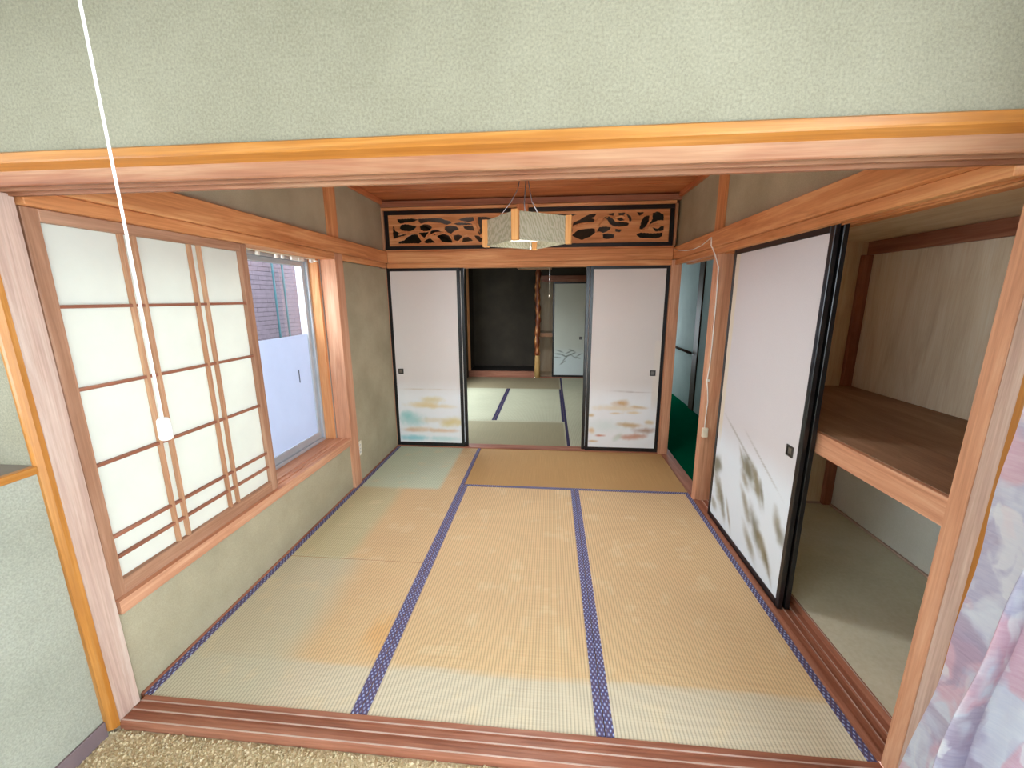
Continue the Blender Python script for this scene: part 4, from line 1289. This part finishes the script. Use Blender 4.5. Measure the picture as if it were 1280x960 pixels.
# ---- pull cord of the near room's ceiling light
kx, ky = 0.0215, 0.60
t = thing('pull_cord', 'long white pull cord with a white knob hanging in the foreground', 'cord', (kx, ky, 1.235))
part('cord', MB().tube([(kx - 0.002, ky, 2.385), (kx - 0.004, ky, 1.9), (kx - 0.001, ky, 1.6), (kx, ky, 1.275)], 0.0021, 8), M_cord, t)
kn = [(1.277, 0.003), (1.2755, 0.0075), (1.272, 0.0092), (1.245, 0.0100), (1.240, 0.0092), (1.2375, 0.006)]
part('knob', MB().tube([(kx + 0.0005, ky, z) for z, r in kn], [r for z, r in kn], 18), M_white, t)
part('ceiling_switch', MB().tube([(kx - 0.002, ky, 2.385), (kx - 0.002, ky, 2.42)], 0.03, 20), M_white, t)

# ---- cable on the closet-side beam and post
t = thing('cable_switch', 'white cable sagging along the beam and down the post to a small switch', 'cable', (1.75, 2.92, 0.47))
cp = [(1.712, 3.735, 1.872), (1.712, 3.60, 1.845), (1.712, 3.42, 1.822), (1.712, 3.25, 1.812), (1.712, 3.08, 1.818), (1.712, 2.955, 1.842), (1.712, 2.90, 1.850)]
part('beam_cable', MB().tube(cp, 0.003, 6), M_cord, t)
cq = [(1.712, 2.90, 1.85), (1.7115, 2.893, 1.80), (1.722, 2.885, 1.775), (1.738, 2.878, 1.735), (1.757, 2.8765, 1.66), (1.762, 2.8765, 1.45), (1.763, 2.8765, 1.28), (1.764, 2.8765, 1.15), (1.762, 2.8765, 1.0),
      (1.753, 2.8765, 0.90), (1.764, 2.8765, 0.83), (1.773, 2.8765, 0.75), (1.769, 2.8765, 0.65), (1.768, 2.8765, 0.56)]
cq = [(x + (0.008 if y < 2.8769 and z < 1.7 else 0), y, z) for x, y, z in cq]
part('post_cable', MB().tube(cq, 0.0035, 6), M_cord, t)
part('switch_box', MB().box(1.759, 1.799, 2.860, 2.8798, 0.49, 0.56, 0.004), M_cream, t)
part('cable_clip', MB().box(1.755, 1.777, 2.870, 2.8798, 0.895, 0.91, 0.001), M_white, t)

# ---- closet shelf
t = thing('closet_shelf', 'deep brown closet shelf with a pale orange front board', 'shelf', (2.24, 1.98, 0.80))
nbd = 3
xs_ = np.linspace(1.862, 2.658, nbd + 1)
for i in range(nbd):
    part('shelf_board', MB().box(xs_[i], xs_[i + 1] - 0.0008, 1.130, 2.814, 0.874, 0.890, 0.0006), W['shelf', 'y'], t)
part('front_board', MB().box(1.842, 1.8615, 1.132, 2.843, 0.796, 0.889, 0.002), W['post', 'y'], t, 'pale orange wooden front board')

# ---- hall handrail
t = thing('handrail', 'wooden handrail on the pale hall wall beyond the doorway', 'handrail', (2.55, 6.4, 0.70))
part('rail', MB().cyl((2.545, 5.585, 0.735), (2.545, 7.3, 0.735), 0.017), W['dark', 'y'], t)
for yy in (5.75, 6.35, 7.0):
    part('bracket', MB().box(2.54, 2.599, yy - 0.012, yy + 0.012, 0.705, 0.720, 0.003), M_pullin, t)

# ---- alcove log post in the far room
t = thing('log_post', 'knotty polished log post beside the dark alcove', 'post', (0.443, 7.50, 0.0))
pts, rr = [], []
for i in range(46):
    z = 0.42 + i * (1.905 / 45)
    pts.append((0.443 + 0.008 * math.sin(z * 7), 7.50 + 0.006 * math.sin(z * 5 + 1), z))
    rr.append(0.047 + 0.007 * math.sin(z * 31) + 0.004 * math.sin(z * 53 + 2))
part('trunk', MB().tube(pts, rr, 14), M_log, t)
part('peeled_foot', MB().tube([(0.443, 7.5, 0.001), (0.443, 7.5, 0.25), (0.443, 7.5, 0.42)], [0.055, 0.052, 0.044], 14), M_log_pale, t)

# ---- far closet shelf
t = thing('closet_shelf', 'pale edged shelf half hidden behind the twig painted door', 'shelf', (1.1, 7.8, 0.77))
part('shelf_board', MB().box(0.45, 1.71, 7.622, 8.14, 0.80, 0.82), W['ply', 'x'], t)
part('front_board', MB().box(0.45, 1.71, 7.60, 7.621, 0.75, 0.821, 0.002), W['lattice', 'x'], t)

# ---- far room pendant lamp
c2 = Vector((0.45, 5.7, 0))
t = thing('pendant_lamp', 'pendant lamp in the far room, only its lower rim showing below the lintel', 'lamp', (0.45, 5.7, 1.855))
for k in range(4):
    a = k * math.pi / 2
    cc = c2 + Vector((0.225 * math.cos(a), 0.225 * math.sin(a), 0))
    part('shade_panel', rot_box(MB(), cc, a, 0.002, 0.22, 1.872, 1.99, 0), M_shade, t)
    part('bottom_rail', rot_box(MB(), cc, a, 0.006, 0.228 - (k % 2) * 0.012, 1.855, 1.8715, 0.001), W['lattice', 'x'], t)
part('reflector', MB().tube([(0.45, 5.7, 1.92), (0.45, 5.7, 1.95)], [0.16, 0.08], 20), M_white, t)
part('lamp_cord', MB().tube([(0.45, 5.7, 1.95), (0.45, 5.7, 2.331)], 0.004, 6), M_wire, t)
part('pull_string', MB().tube([(0.655, 5.62, 1.855), (0.656, 5.62, 1.50)], 0.0022, 5), M_cord, t)
part('pull_knob', MB().tube([(0.656, 5.62, 1.50), (0.656, 5.62, 1.485), (0.656, 5.62, 1.465)], [0.006, 0.010, 0.007], 10), M_cream, t)

l2 = bpy.data.lights.new('far_fill_light', 'AREA')  # fill light added below the lamp to brighten the far room
l2.shape = 'DISK'
l2.size = 0.3
l2.energy = 9.0
l2.color = (0.96, 0.98, 1.0)
lo_ = bpy.data.objects.new('far_fill_light', l2)
lo_.location = (0.45, 5.7, 1.853)
COL.objects.link(lo_)

# ---- curtain
NS, NZ = 150, 60
y0c, Lc = 0.965, 0.47
P, faces = [], []
for j in range(NZ + 1):
    z = -0.022 + j * (2.25 / NZ)
    flare = max(0.0, (1.3 - z) / 1.3)
    for i in range(NS + 1):
        s = i / NS
        ph = 2 * math.pi * (s * Lc / 0.165) + 0.35 * math.sin(3 * z + 5 * s) + 0.5 * math.sin(1.3 * z)
        amp = (0.026 + 0.050 * flare) * (0.9 + 0.2 * math.sin(9 * s + 1))
        x = 1.744 - 0.12 * flare + amp * math.sin(ph) + 0.010 * math.sin(2 * ph + 1 + z) + 0.004 * math.sin(17 * z + 11 * s)
        y = y0c - s * Lc + 0.040 * math.cos(ph) - 0.012 * flare
        P.append((x, y, z))
for j in range(NZ):
    for i in range(NS):
        a = j * (NS + 1) + i
        faces.append((a, a + 1, a + NS + 2, a + NS + 1))
me = bpy.data.meshes.new('curtain')
me.from_pydata(P, [], faces)
me.materials.append(M_curtain)
for f in me.polygons:
    f.use_smooth = True
o = bpy.data.objects.new('curtain', me)
COL.objects.link(o)
tag(o, 'gathered floral curtain in pink, mauve and pale blue at the right edge', 'curtain')
t = thing('curtain_rail', 'white rail the floral curtain hangs from', 'curtain rail', (1.72, 0.3, 2.24))
part('rail', MB().box(1.705, 1.73, -2.4, 0.98, 2.232, 2.25, 0.002), M_white, t)
part('bracket', MB().box(1.731, 1.80, 0.85, 0.87, 2.235, 2.247), M_white, t)
part('bracket', MB().box(1.731, 1.80, -1.0, -0.98, 2.235, 2.247), M_white, t)

# ---- teal poles outside
for yy, lb in ((5.62, 'left of the two teal poles outside the window'), (5.84, 'right of the two teal poles outside the window')):
    t = thing('garden_pole', lb, 'pole', (-3.26, yy, -0.5), 'teal poles outside the window')
    part('shaft', MB().cyl((-3.26, yy, -0.5), (-3.26, yy, 2.25), 0.015, 10), M_teal, t)
    for zz in (0.2, 2.2):
        part('bracket', MB().box(-3.341, -3.24, yy - 0.03, yy + 0.03, zz, zz + 0.03), M_teal, t)
